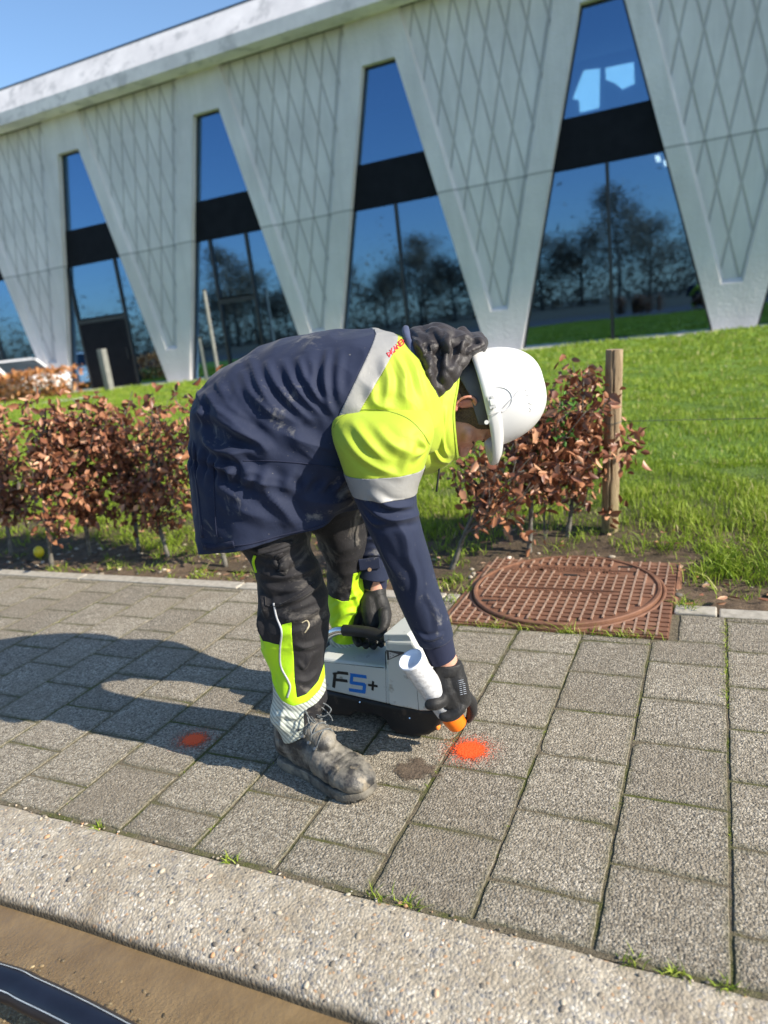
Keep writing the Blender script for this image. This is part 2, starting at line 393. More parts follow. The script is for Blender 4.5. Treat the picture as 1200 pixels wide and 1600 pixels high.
tagp(obj('far_field', bumpy(-300, 300, 17.35, 400, 3, 3, lambda X, Y: X * 0 + .0), M_LAWN), kind='structure')
# pavers
V = []; F = []; T = []; DT = []; g_ = .0030; S_ = .22; X0 = -.4166
MH = (-.935, -.146, 2.283, 2.995)
for k in range(-40, 26):
    xa, xb = X0 + k * S_, X0 + (k + 1) * S_; y = KY + .004; first = S_ if k % 2 else S_ / 2; jx = rng.uniform(-.0015, .0015)
    while y < 2.485:
        yb = min(y + first, 2.487); first = S_
        cutm = xb > MH[0] + .02 and xa < MH[1] - .01; ql = cutm and xa < MH[0] - .03; qr = cutm and xb > MH[1] + .03
        if cutm and y < MH[2] - .02 and yb > MH[2] + .005: yb = MH[2] - .004
        if yb - y < .03: break
        a, b, c, d = xa + g_ + jx, xb - g_ + jx, y + g_ * rng.uniform(.7, 1.3), yb - g_
        if cutm and c > MH[2] - .01:
            if ql: b = MH[0] - .005
            elif qr: a = MH[1] + .028
            else: break
        z = rng.normal(0, .0004); sx_, sy_ = rng.normal(0, .0003, 2); bv = .0026; tn = rng.uniform(0, 1); n = len(V)
        K_ = 8; m_ = 4 * K_; s4 = [(a, c, b, c), (b, c, b, d), (b, d, a, d), (a, d, a, c)]; per = [(p0 + (p1 - p0) * i / K_, q0 + (q1 - q0) * i / K_) for p0, q0, p1, q1 in s4 for i in range(K_)]
        jt_ = rng.normal(0, .0006, (m_, 2)); mx_, my_ = (a + b) / 2, (c + d) / 2; hx_, hy_ = (b - a) / 2, (d - c) / 2
        if rng.uniform() < .25: q_ = rng.integers(0, 4) * K_; jt_[q_] += np.array([np.sign(mx_ - per[q_][0]), np.sign(my_ - per[q_][1])]) * rng.uniform(.003, .008)
        for (dx, zz, jj, dd) in ((0, -.03, 1, 1), (0, -.0045, 1, 1), (bv, -.0004, 1.3, 1), (.016, 0, .3, 0)):
            for (px, py), (j1, j2) in zip(per, jt_ * jj):
                V.append((mx_ + (px - mx_) * (1 - dx / hx_) + j1, my_ + (py - my_) * (1 - dx / hy_) + j2, z + zz + sx_ * (px - mx_) / hx_ + sy_ * (py - my_) / hy_)); T.append(tn); DT.append(dd)
        for r_ in (0, m_, 2 * m_):
            for i in range(m_): F.append((n + r_ + i, n + r_ + (i + 1) % m_, n + r_ + m_ + (i + 1) % m_, n + r_ + m_ + i))
        F.append(tuple(range(n + 3 * m_, n + 4 * m_))); y = yb
sw_ = tagp(obj('sidewalk', (np.array(V), F), M_PAV, attr=T), kind='structure')
a_ = sw_.data.attributes.new('dirt', 'FLOAT', 'POINT'); a_.data.foreach_set('value', np.array(DT, np.float32))
V, F = bumpy(-12, 7, KY - .005, 2.49, 3, 2, lambda X, Y: X * 0 - .0030)
o = tagp(obj('sidewalk_joints', (V, F), M_JOINT), kind='structure')
# back border: concrete edging stones, cut by the manhole
parts = []
x = -14.
while x < 8:
    x2 = x + 1.0
    for a, b in ((x + .003, min(x2, MH[0] - .004)), (max(x + .003, MH[1] + .005), x2)):
        a2, b2 = a, b
        if b - a > .05 and not (a < MH[0] and b > MH[1]): parts.append(box(a2, b2 - .004, 2.4925, 2.564, -.1, .003 + rng.normal(0, .002)))
    x = x2
tagp(obj('sidewalk_border', join(parts), M_CONC, bevel=.006), kind='structure')
# kerb: sloping exposed aggregate concrete with a rounded nose
prof = [(1.017, -.10), (1.017, -.006), (1.010, -.001), (.99, .000), (.95, -.003), (.91, -.009), (.87, -.017), (.84, -.026), (.82, -.036), (.808, -.050), (.80, -.075), (.795, -.12)]
pr = cr([(a, b, 0) for a, b in prof[1:-1]], 40)[:, :2]
nx = 700; xs = np.linspace(-6, 4, nx); V = np.stack([np.repeat(xs, len(pr)), np.tile(pr[:, 0], nx), np.tile(pr[:, 1], nx)], -1)
V[:, 2] += waves(V, 6, seed=11) * .0012 + waves(V, 30, seed=12) * .0003; V[:, 1] += waves(V * [1, 0, 0], 3, seed=13) * .003 * (V[:, 1] < .9)
i = np.arange(nx * len(pr)).reshape(nx, -1)
F = np.stack([i[:-1, :-1], i[:-1, 1:], i[1:, 1:], i[1:, :-1]], -1).reshape(-1, 4)
tagp(obj('kerb', (V, F), M_KERB, smooth=True), kind='structure')
tagp(obj('gutter_water', bumpy(-6, 4, .585, .83, 300, 24, lambda X, Y: waves(np.stack([X.ravel(), Y.ravel(), X.ravel() * 0], -1), 4, seed=15).reshape(X.shape) * .0011 - .058), M_MUD, smooth=True), kind='structure')
tagp(obj('gutter', bumpy(-6, 4, .10, .60, 300, 20, lambda X, Y: -.062 + .02 * np.clip((.60 - Y) / .06, 0, 1) + waves(np.stack([X.ravel(), Y.ravel(), X.ravel() * 0], -1), 5, seed=16).reshape(X.shape) * .001), M_KERB, smooth=True), kind='structure')
tagp(obj('road', bumpy(-400, 400, -12, .12, 3, 3, lambda X, Y: X * 0 - .048), M_ASPH), kind='structure')
tagp(obj('verge', bumpy(-400, 400, -250, -12, 3, 3, lambda X, Y: X * 0 - .03), mottle('rough_verge', (.05, .045, .025), (.09, .075, .04), 2, 1.)), kind='structure')
tagp(obj('path', bumpy(-40, 14, 17.0, 18.2, 3, 2, lambda X, Y: X * 0 + .055), M_PATH), kind='structure')
tagp(obj('side_path', bumpy(-34, -14.9, 13.6, 14.55, 3, 2, lambda X, Y: X * 0 + .075), M_PATH), kind='structure')

# ---- paint spots: thin irregular films of paint on the pavers
def mat_paint():
    m, nt, p = mat('marking_paint'); at = nd(nt, 'Attribute'); at.attribute_name = 'tint'; v = geo(nt)
    n = mth(nt, 'ADD', mth(nt, 'MULTIPLY', noise(nt, v, 330, 2, .7), 1.5), -.75)
    f = mth(nt, 'ADD', mth(nt, 'ADD', at.outputs['Fac'], mth(nt, 'MULTIPLY', n, 1.7)), 0)
    a = ramp(nt, f, [(.22, (0, 0, 0)), (.42, (1, 1, 1))])
    p.inputs['Base Color'].default_value = (1., .105, .012, 1); p.inputs['Roughness'].default_value = .6
    lk(nt, a, p.inputs['Alpha']); bump(nt, p, noise(nt, v, 210, 3, .75), 1., .004); return m
M_SPRAY = mat_paint()
def spot(c, rx, ry, label, core=1.):
    nr, na = 26, 64; V = [[c[0], c[1], .004]]; T = [core * 1.25]
    for i in range(1, nr + 1):
        for j in range(na):
            a = 2 * math.pi * j / na; r = i / nr; V.append([c[0] + rx * r * math.cos(a), c[1] + ry * r * math.sin(a), .004]); T.append(1.9 * core * math.exp(-(r / .24) ** 2) + .62 * core * math.exp(-(r / .52) ** 2) - .10 - .3 * max(0, r - .7))
    F = [(0, 1 + j, 1 + (j + 1) % na) for j in range(na)]
    for i in range(nr - 1):
        for j in range(na): a = 1 + i * na + j; b = 1 + i * na + (j + 1) % na; F.append((a, a + na, b + na, b))
    o = obj('paint_mark', (np.array(V), F), M_SPRAY, attr=T); tagp(o, label, 'paint mark', 'sprayed orange marks')
spot(G(735, 1173), .098, .092, 'bright orange sprayed dot on a paver just below the can nozzle')
spot(G(303, 1157), .088, .075, 'orange sprayed dot glowing inside the worker\'s shadow, left of the boot', .92)
# mud smear in front of the boot
def mat_smear():
    m, nt, p = mat('mud_smear'); v = geo(nt); at = nd(nt, 'Attribute'); at.attribute_name = 'tint'
    f = mth(nt, 'ADD', at.outputs['Fac'], mth(nt, 'MULTIPLY', mth(nt, 'ADD', noise(nt, v, 22, 8, .75), -.5), 2.2))
    lk(nt, ramp(nt, f, [(.32, (0, 0, 0)), (.5, (1, 1, 1))]), p.inputs['Alpha'])
    lk(nt, ramp(nt, noise(nt, v, 120, 5), [(.3, (.07, .05, .034)), (.7, (.17, .125, .085))]), p.inputs['Base Color']); p.inputs['Roughness'].default_value = .8
    bump(nt, p, noise(nt, v, 90, 6), 1., .006); return m
c = G(650, 1205); nr, na = 14, 48; V = [[c[0], c[1], .0035]]; T = [1]
for i in range(1, nr + 1):
    for j in range(na):
        a = 2 * math.pi * j / na; r = i / nr; V.append([c[0] + .085 * r * math.cos(a), c[1] + .062 * r * math.sin(a), .0035]); T.append(1.0 - r * .95)
F = [(0, 1 + j, 1 + (j + 1) % na) for j in range(na)]
for i in range(nr - 1):
    for j in range(na): a = 1 + i * na + j; b = 1 + i * na + (j + 1) % na; F.append((a, a + na, b + na, b))
tagp(obj('mud_patch', (np.array(V), F), mat_smear(), attr=T), 'dark dried mud smear on the pavers in front of the boot toe', 'mud')

# ---- pipe in the foreground
M_PIPE = mottle('black_plastic', (.006, .007, .013), (.010, .012, .022), 12, .33, 60, .0006, .3, spec=.6)
M_STRIPE = mottle('grey_stripe', (.45, .50, .55), (.60, .66, .70), 30, .4)
pp = [G(-420, 1475), G(-200, 1490), G(0, 1535), G(60, 1556), G(160, 1600), G(300, 1680), G(420, 1760)]
pp = [p_ + np.array([0, 0, .0 + .0]) for p_ in pp]
zc = -.005; pp = [G(x, y, zc) for x, y in ((-420, 1455), (-200, 1480), (0, 1534), (55, 1557), (150, 1604), (300, 1690), (420, 1770))]
Pp = cr(pp, 120); po = empty('drain_pipe', Pp[40], 'black plastic pipe with two pale stripes lying curved in the muddy gutter', 'pipe')
PR = .0295
obj('pipe_wall', tube(Pp, PR, 40, cap=True), M_PIPE, po, smooth=True)
def stripe(ang, hw, r):
    T = np.gradient(Pp, axis=0); V = []
    for p_, t in zip(Pp, T):
        t = nrm(t); s = nrm(np.cross(t, E3)); u = np.cross(s, t)
        for a in (ang - hw, ang, ang + hw): V.append(p_ + r * (math.cos(a) * u + math.sin(a) * s))
    F = [(i * 3 + j, i * 3 + j + 1, i * 3 + 4 + j, i * 3 + 3 + j) for i in range(len(Pp) - 1) for j in (0, 1)]
    return np.array(V), F
for a in (-.42, .95): obj('stripe', stripe(a, .030, PR + .0012), M_STRIPE, po, smooth=True)

# ================================================================== BUILDING
def mat_facade(name, grooves):
    m, nt, p = mat(name); v = geo(nt); sx = nd(nt, 'SeparateXYZ'); lk(nt, v, sx.inputs[0])
    c = ramp(nt, noise(nt, v, .7, 9, .62), [(.32, (.64, .60, .60)), (.68, (.79, .745, .74))])
    st = ramp(nt, noise(nt, geo(nt, (2.2, 2.2, .22)), 1.6, 7, .6), [(.42, (0, 0, 0)), (.68, (.45, .45, .45))])
    c = mix(nt, st, c, (.53, .505, .50))
    lowm = ramp(nt, mth(nt, 'MULTIPLY', sx.outputs[2], .1), [(.392, (1, 1, 1)), (.395, (0, 0, 0))])
    c = mix(nt, mth(nt, 'MULTIPLY', lowm, .28), c, (.50, .49, .47))
    jt = ramp(nt, mth(nt, 'ABSOLUTE', mth(nt, 'SUBTRACT', sx.outputs[2], 3.93)), [(.012, (1, 1, 1)), (.03, (0, 0, 0))])
    c = mix(nt, mth(nt, 'MULTIPLY', jt, .55), c, (.12, .12, .12))
    hgt = noise(nt, v, 14, 8)
    if grooves:
        P_ = .47; K = .235; ls = []
        for s in (1, -1):
            t = mth(nt, 'ADD', mth(nt, 'DIVIDE', sx.outputs[0], P_), mth(nt, 'MULTIPLY', sx.outputs[2], s * K / P_))
            fr = mth(nt, 'FRACT', mth(nt, 'ADD', t, 200.13)); ls.append(mth(nt, 'ABSOLUTE', mth(nt, 'SUBTRACT', fr, .5)))
        mn = mth(nt, 'MINIMUM', ls[0], ls[1])
        gr = ramp(nt, mn, [(.03, (1, 1, 1)), (.075, (0, 0, 0))])
        c = mix(nt, mth(nt, 'MULTIPLY', gr, .40), c, (.14, .14, .14))
        hgt = mth(nt, 'SUBTRACT', mth(nt, 'MULTIPLY', hgt, .2), mth(nt, 'MULTIPLY', gr, 1.))
    lk(nt, c, p.inputs['Base Color']); p.inputs['Roughness'].default_value = .8
    bump(nt, p, hgt, .7, .03); return m
M_FAC, M_PAN = mat_facade('fair_faced_concrete', False), mat_facade('diamond_grooved_concrete', True)
M_DARK = mottle('dark_cladding', (.006, .007, .011), (.010, .011, .016), 3, .7, 80, .001, .2, spec=.15)
M_FRAME = mottle('dark_frame', (.015, .016, .018), (.025, .026, .03), 3, .4)
M_ROOF = mottle('fascia_concrete', (.62, .60, .61), (.82, .79, .79), .9, .85, 20, .01, .5, c3=((.50, .49, .50), 2.3, .52))
def mat_glass():
    m = bpy.data.materials.new('coated_glass'); m.use_nodes = True; nt = m.node_tree; nt.nodes.clear()
    o = nd(nt, 'OutputMaterial'); g = nd(nt, 'BsdfGlossy'); g.inputs['Color'].default_value = (.32, .60, 1., 1); g.inputs['Roughness'].default_value = .022
    v = geo(nt); b = nd(nt, 'Bump'); b.inputs['Strength'].default_value = .06; b.inputs['Distance'].default_value = .02; lk(nt, noise(nt, v, .8, 2), b.inputs['Height']); lk(nt, b.outputs[0], g.inputs['Normal'])
    t = nd(nt, 'BsdfTransparent'); t.inputs['Color'].default_value = (.30, .36, .38, 1)
    lw = nd(nt, 'LayerWeight'); lw.inputs[0].default_value = .22
    f = mth(nt, 'ADD', mth(nt, 'MULTIPLY', lw.outputs['Fresnel'], .9), .30, True); x = nd(nt, 'MixShader')
    lk(nt, f, x.inputs[0]); lk(nt, t.outputs[0], x.inputs[1]); lk(nt, g.outputs[0], x.inputs[2]); lk(nt, x.outputs[0], o.inputs[0]); return m
M_GLASS = mat_glass()
FY, GY, PY = 17.8, 18.0, 17.89
XS = [-12.93 + 5.125 * k for k in range(-4, 5)]
def wl(x, z): return x - .245 * (7.05 - z)
def wr(x, z): return x + .86 + .242 * (7.05 - z)
bld = empty('exhibition_hall', (-10, 18, 0), 'long pale concrete hall with V-shaped pillars and tall trapezoid dark blue windows', 'building')
def quad(pts): return np.array(pts, float), [tuple(range(len(pts)))]
zt = 8.03
for a, b in zip(XS[:-1], XS[1:]):      # V pillar between two openings
    pl = lambda z: b - 4.06 + .237 * (7.97 - z); prr = lambda z: b - .35 - .235 * (7.97 - z)
    m_ = (a + b) / 2; za = 1.02
    ps = [quad([(wr(a, 0), FY, 0), (wl(b, 0), FY, 0), (wl(b, za), FY, za), (prr(za), FY, za), (pl(za), FY, za), (wr(a, za), FY, za)]),
          quad([(wr(a, za), FY, za), (pl(za), FY, za), (pl(7.05), FY, 7.05), (wr(a, 7.05), FY, 7.05)]),
          quad([(prr(za), FY, za), (wl(b, za), FY, za), (wl(b, 7.05), FY, 7.05), (prr(7.05), FY, 7.05)]),
          quad([(wr(a, 7.05), FY, 7.05), (pl(7.05), FY, 7.05), (pl(zt), FY, zt), ((a + b) / 2 - 2.2, FY, zt), (wr(a, 7.05), FY, zt)]),
          quad([(prr(7.05), FY, 7.05), (wl(b, 7.05), FY, 7.05), (wl(b, 7.05), FY, zt), (prr(zt), FY, zt)]),
          quad([(wl(b, 7.05), FY, 7.05), (wr(b, 7.05), FY, 7.05), (wr(b, 7.05), FY, zt), (wl(b, 7.05), FY, zt)]),
          # reveals of the openings
          quad([(wr(a, 0), FY, 0), (wr(a, 7.05), FY, 7.05), (wr(a, 7.05), GY + .12, 7.05), (wr(a, 0), GY + .12, 0)]),
          quad([(wl(b, 7.05), FY, 7.05), (wl(b, 0), FY, 0), (wl(b, 0), GY + .12, 0), (wl(b, 7.05), GY + .12, 7.05)]),
          quad([(wl(b, 7.05), FY, 7.05), (wl(b, 7.05), GY + .12, 7.05), (wr(b, 7.05), GY + .12, 7.05), (wr(b, 7.05), FY, 7.05)]),
          # bevelled edges of the sunk panel
          quad([(pl(za), FY, za), (pl(zt), FY, zt), (pl(zt) + .055, PY, zt), (pl(za) + .055, PY, za + .1)]),
          quad([(prr(zt), FY, zt), (prr(za), FY, za), (prr(za) - .02, PY, za + .1), (prr(zt) - .02, PY, zt)]),
          quad([(pl(za), FY, za), (pl(za) + .055, PY, za + .1), (prr(za) - .02, PY, za + .1), (prr(za), FY, za)])]
    # the fourth polygon must stay convex and simple
    ps[3] = quad([(wr(a, 7.05), FY, 7.05), (pl(7.05), FY, 7.05), (pl(zt), FY, zt), (wr(a, 7.05), FY, zt)])
    pil = obj('pillar', join(ps), M_FAC, bld)
    obj('grooved_panel', quad([(pl(za) + .055, PY, za + .1), (prr(za) - .02, PY, za + .1), (prr(zt) - .02, PY, zt), (pl(zt) + .055, PY, zt)]), M_PAN, pil)
XW0, XW1 = wr(XS[0], 0) - 4, XS[-1] + 6
# window contents
def zwin(x, z0, z1, y, m, name, par, x0=None, x1=None, th=.03):
    la = (lambda z: wl(x, z) - .02) if x0 is None else (lambda z: max(x0, wl(x, z) - .02)); lb = (lambda z: wr(x, z) + .02) if x1 is None else (lambda z: min(x1, wr(x, z) + .02))
    return obj(name, prism([(la(z0), y, z0), (lb(z0), y, z0), (lb(z1), y, z1), (la(z1), y, z1)], (0, th, 0)), m, par)
for i, x in enumerate(XS):
    k = i - 4                           # k = 0 is the window with the glazed door
    wd = obj('window', prism([(wl(x, 3.9) - .03, GY - .03, 3.9), (wr(x, 3.9) + .03, GY - .03, 3.9), (wr(x, 4.95) + .03, GY - .03, 4.95), (wl(x, 4.95) - .03, GY - .03, 4.95)], (0, .25, 0)), M_DARK, bld)
    zwin(x, 4.95, 7.05, GY, M_GLASS, 'pane', wd)
    def bar(x0, x1, z0, z1, d=.05, n='mullion'): obj(n, box(x0, x1, GY - d, GY + .06, z0, z1), M_FRAME, wd)
    e = .045
    for f_ in (wl, wr):
        s = 1 if f_ is wl else -1
        obj('frame', prism([(f_(x, 0), GY - .02, 0), (f_(x, 7.05), GY - .02, 7.05), (f_(x, 7.05) + s * e, GY - .02, 7.05), (f_(x, 0) + s * e, GY - .02, 0)][::s], (0, .08, 0)), M_FRAME, wd)
    bar(wl(x, 7.05), wr(x, 7.05), 7.0, 7.055, .02, 'frame')
    if k in (-1, 0):
        xa, xb = (x - .27, x + .98) if k == 0 else (x - .80, x + 1.22)
        zwin(x, .06, 3.9, GY, M_GLASS, 'pane', wd, x1=xa - .035); zwin(x, .06, 3.9, GY, M_GLASS, 'pane', wd, x0=xb + .035)
        zwin(x, 2.3, 3.9, GY + .01, M_GLASS, 'pane', wd, x0=xa, x1=xb)
        bar(xa - .04, xa + .04, .06, 3.9); bar(xb - .04, xb + .04, .06, 3.9); bar(xa + .04, xb - .04, 2.13, 2.25)
        if k == 0: zwin(x, .1, 2.13, GY + .01, M_GLASS, 'pane', wd, x0=xa, x1=xb)
        dr = obj('door', box(xa + .045, xb - .045, GY - .04, GY + .0, .07, 2.12 if k else .16), M_DARK, bld)
        obj('door_handle', box(xb - .16, xb - .13, GY - .11, GY - .07, .9, 1.25), M_FRAME, dr)
    else:
        xa = x + .42
        zwin(x, .06, 3.9, GY, M_GLASS, 'pane', wd, x1=xa - .03); zwin(x, .06, 3.9, GY, M_GLASS, 'pane', wd, x0=xa + .03)
        bar(xa - .035, xa + .035, .06, 3.9)
    bar(wl(x, .06), wr(x, .06), .0, .06, .04, 'sill')
# roof edge and roof
rx0, rx1 = XW0, XW1
P_ = [(17.2, 8.02), (17.2, 8.345), (17.62, 9.09), (17.75, 9.09), (18.4, 8.9), (30, 8.9), (30, 8.5), (17.8, 8.5), (17.8, 8.02)]
n = len(P_); V = [(x, y, z) for x in (rx0, rx1) for y, z in P_]; F = [[i, (i + 1) % n, n + (i + 1) % n, n + i] for i in range(n)] + [[0, 1, 2, 3, 4, 7, 8], [i + n for i in (8, 7, 4, 3, 2, 1, 0)]]
obj('roof', (np.array(V, float), F[:-2]), M_ROOF, bld)
obj('roof_trim', box(rx0, rx1, 17.60, 17.66, 9.085, 9.12), M_FRAME, bld)
M_INT = mottle('interior_paint', (.10, .10, .10), (.14, .14, .14), 2, .9)
M_INTF = mottle('interior_floor', (.06, .05, .045), (.09, .075, .065), 2, .7)
obj('inner_wall', join([box(rx0, rx1, 25.8, 26, 0, 8.5), box(rx0, rx0 + .2, 18.4, 25.8, 0, 8.4), box(rx1 - .2, rx1, 18.4, 25.8, 0, 8.4)]), M_INT, bld)
obj('ground_floor', box(rx0, rx1, 18.26, 26, -.1, .05), M_INTF, bld); obj('upper_floor', box(rx0, rx1, 18.26, 25.7, 4.1, 4.6), M_INT, bld)
obj('ceiling', box(rx0, rx1, 18.26, 25.7, 8.1, 8.3), M_INT, bld)
m, nt, p = mat('tube_light'); p.inputs['Base Color'].default_value = (.9, .9, .9, 1); p.inputs['Emission Color'].default_value = (1, .93, .85, 1); p.inputs['Emission Strength'].default_value = 8; M_TUBE = m
for j in range(5): obj('ceiling_lamp', box(-1.35 + j * .12, -1.27 + j * .12, 19.3 + j * .9, 19.85 + j * .9, 3.98, 4.05), M_TUBE, bld)
for j in range(3): obj('ceiling_lamp', box(-6.6 + j * .1, -6.52 + j * .1, 19.6 + j * 1.3, 20.3 + j * 1.3, 3.98, 4.05), M_TUBE, bld)
# glowing panels added upstairs to imitate the bright shapes in the right-hand window
m, nt, p = mat('glow_patch_emitter'); p.inputs['Base Color'].default_value = (.5, .7, .9, 1); p.inputs['Emission Color'].default_value = (.45, .78, 1, 1); p.inputs['Emission Strength'].default_value = 5; M_GLOWP = m
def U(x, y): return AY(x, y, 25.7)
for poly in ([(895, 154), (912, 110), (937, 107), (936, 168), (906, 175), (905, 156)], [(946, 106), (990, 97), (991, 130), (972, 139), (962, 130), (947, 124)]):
    obj('glow_patch', prism([U(*q) for q in poly][::-1], (0, .06, 0)), M_GLOWP, bld)
# furniture glimpses inside
M_BRICK = mottle('inner_brick', (.10, .03, .022), (.16, .05, .035), 5, .8)
obj('counter', box(-4.2, -.4, 19.6, 20.1, .05, .75), M_BRICK, bld); obj('notice_panel', box(-1.25, -.62, 20.3, 20.35, 1.9, 2.7), mottle('notice_paper', (.30, .30, .24), (.40, .40, .33), 3), bld)

# bollard and two pale posts by the glass
M_POST = mottle('pale_metal', (.17, .17, .16), (.24, .24, .22), 9, .6)
b0 = AY(164, 577, 16.1)[0]
bo = empty('bollard', (-16.23, 16.1, .05), 'grey square bollard standing in front of the dark entrance door', 'bollard')
obj('shaft', (lambda q: (q[0], q[1]))(box(-16.33, -16.13, 16.0, 16.2, 0, 1.27)), M_POST, bo, bevel=.02); obj('base_plate', box(-16.40, -16.06, 15.93, 16.27, .0, .075), M_FRAME, bo)
for (xx, zz, r_, lb) in ((-12.56, 2.45, .05, 'taller of two slim pale posts in front of the glazed door'), (-12.98, 1.25, .05, 'shorter of two slim pale posts in front of the glazed door')):
    po_ = empty('slim_post', (xx, 16.5, 0), lb, 'post', 'slim pale posts'); obj('shaft', tube([(xx, 16.5, 0), (xx, 16.5, zz)], r_, 16), M_POST, po_, smooth=False); obj('cap', tube([(xx, 16.5, zz), (xx, 16.5, zz + .03)], r_ + .012, 16), M_FRAME, po_)

# parked van beyond the far hedge
M_WHITE = mottle('white_car_paint', (.74, .75, .76), (.80, .80, .80), 1, .25); M_CARG = mottle('car_glass', (.01, .015, .02), (.02, .03, .04), 2, .08, spec=1.); M_TYRE = mottle('tyre_rubber', (.012, .012, .012), (.03, .03, .03), 20, .9)
M_LAMP = mottle('lamp_glass', (.55, .57, .6), (.75, .76, .78), 9, .1)
vy = 16.9; e_ = AY(33, 590, 15.9)[0]
van = empty('parked_van', (e_ - 2.4, vy, .05), 'white van with dark windows parked behind the far orange hedge', 'van')
ZS = AY(10, 561, vy - .95)[2] / 1.9
def vp_(pts, y0, y1): return prism([(e_ + a, y0, b * ZS) for a, b in pts], (0, y1 - y0, 0))
obj('body', vp_([(-4.7, .38), (-.02, .38), (.0, .75), (-.10, .98), (-.75, 1.12), (-1.35, 1.78), (-1.6, 1.86), (-4.65, 1.86), (-4.75, 1.2)], vy - .95, vy + .95), M_WHITE, van, bevel=.07)
for a, b in ((-1.38, -.95), (-2.6, -1.5), (-3.6, -2.7), (-4.5, -3.7)):
    z1 = 1.68; obj('window', vp_([(a if a < -1.4 else -1.55, 1.18), (b if b < -1 else -.86, 1.18), (b if b < -1 else -1.3, z1), (a if a < -1.4 else -1.5, z1)], vy - .965, vy - .955), M_CARG, van)
obj('windscreen', prism([(e_ - .80, vy - .8, 1.14 * ZS), (e_ - .80, vy + .8, 1.14 * ZS), (e_ - 1.33, vy + .75, 1.74 * ZS), (e_ - 1.33, vy - .75, 1.74 * ZS)], (.03, 0, .02)), M_CARG, van)
for xx in (-.95, -3.75):
    for yy in (vy - .97, vy + .77): obj('tyre', tube([(e_ + xx, yy, .29), (e_ + xx, yy + .2, .29)], .27, 28), M_TYRE, van); 
    obj('rim', tube([(e_ + xx, vy - .98, .29), (e_ + xx, vy - .96, .29)], .16, 20), M_LAMP, van)
for yy in (vy - .8, vy + .55): obj('headlight', box(e_ - .12, e_ + .005, yy, yy + .25, .72, .8), M_LAMP, van)

# trees across the road, mirrored in the hall's glass
M_BARK = mottle('tree_bark', (.05, .04, .03), (.10, .08, .06), 9, .9, 30, .01)
def leafmat(name, stops, tr=.25, rough=.6, spec=.3, sheen=False):
    m, nt, p = mat(name); at = nd(nt, 'Attribute'); at.attribute_name = 'tint'
    c = ramp(nt, at.outputs['Fac'], stops); lk(nt, c, p.inputs['Base Color']); p.inputs['Roughness'].default_value = rough; p.inputs['Specular IOR Level'].default_value = spec
    if tr:
        t = nd(nt, 'BsdfTranslucent'); lk(nt, c, t.inputs[0]); x = nd(nt, 'MixShader'); x.inputs[0].default_value = tr
        out = nt.nodes['Material Output']; lk(nt, p.outputs[0], x.inputs[1]); lk(nt, t.outputs[0], x.inputs[2]); lk(nt, x.outputs[0], out.inputs[0])
    return m
M_TLEAF = leafmat('spring_twigs', [(0, (.11, .085, .055)), (.5, (.19, .15, .10)), (1, (.30, .25, .17))])
def bigtree(seed, H):
    r = np.random.default_rng(seed); br = [tube([(0, 0, 0), (r.normal() * .1, 0, H * .4), (r.normal() * .3, r.normal() * .3, H * .9)], [.18, .13, .03], 8, 8)]; tips = []
    for i in range(26):
        z = H * r.uniform(.25, .9); a = r.uniform(0, 6.28); L = (H - z) * .45 + .7; e = np.array([math.cos(a), math.sin(a), r.uniform(.2, .9)]) * L
        br.append(tube([(0, 0, z), np.array([0, 0, z]) + e * .5 + [0, 0, .1], np.array([0, 0, z]) + e], [.05, .03, .008], 5, 5)); tips += [np.array([0, 0, z]) + e * t for t in (.5, .75, 1)]
    n = 5200; c = np.array(tips)[r.integers(0, len(tips), n)] + r.normal(0, .55, (n, 3)) * [1, 1, .8]
    d1 = r.normal(size=(n, 3)); d1 /= np.linalg.norm(d1, axis=1)[:, None]; d2 = np.cross(d1, r.normal(size=(n, 3))); d2 /= np.linalg.norm(d2, axis=1)[:, None]
    s = r.uniform(.05, .15, (n, 1)); V = np.stack([c - d1 * s, c + d2 * s * .5, c + d1 * s, c - d2 * s * .5], 1).reshape(-1, 3)
    return join(br), (V, np.arange(4 * n).reshape(n, 4)), np.repeat(r.uniform(0, 1, n), 4)
protos = []
for s, H in ((1, 8.5), (2, 7.), (3, 10)):
    tk, cw, ti = bigtree(s, H); protos.append((tk, cw, ti))
made = {}
TN = ['at the far left of the row', 'second from the left', 'third from the left', 'fourth from the left', 'fifth from the left', 'sixth from the left', 'seventh from the left', 'eighth from the left', 'in the very middle', 'just past the middle', 'seventh from the right', 'sixth from the right', 'fifth from the right', 'fourth from the right', 'third from the right', 'second from the right', 'at the far right of the row']
for i in range(17):
    x = -76 + i * 4.6 + rng.uniform(-2, 2); y = -58 + rng.uniform(-4, 4); k = i % 3; sc = rng.uniform(1.05, 1.5)
    t = empty('roadside_tree', (x, y, -.03), 'thin tree mirrored in the hall windows, ' + TN[i], 'tree', 'trees mirrored in the windows', rng.uniform(0, 6)); t.scale = (sc,) * 3
    if k not in made:
        made[k] = (obj('trunk', protos[k][0], M_BARK, t, local=True, smooth=True), obj('crown', protos[k][1], M_TLEAF, t, local=True, attr=protos[k][2]))
    else:
        for q in made[k]: c_ = q.copy(); COL.objects.link(c_); c_.parent = t
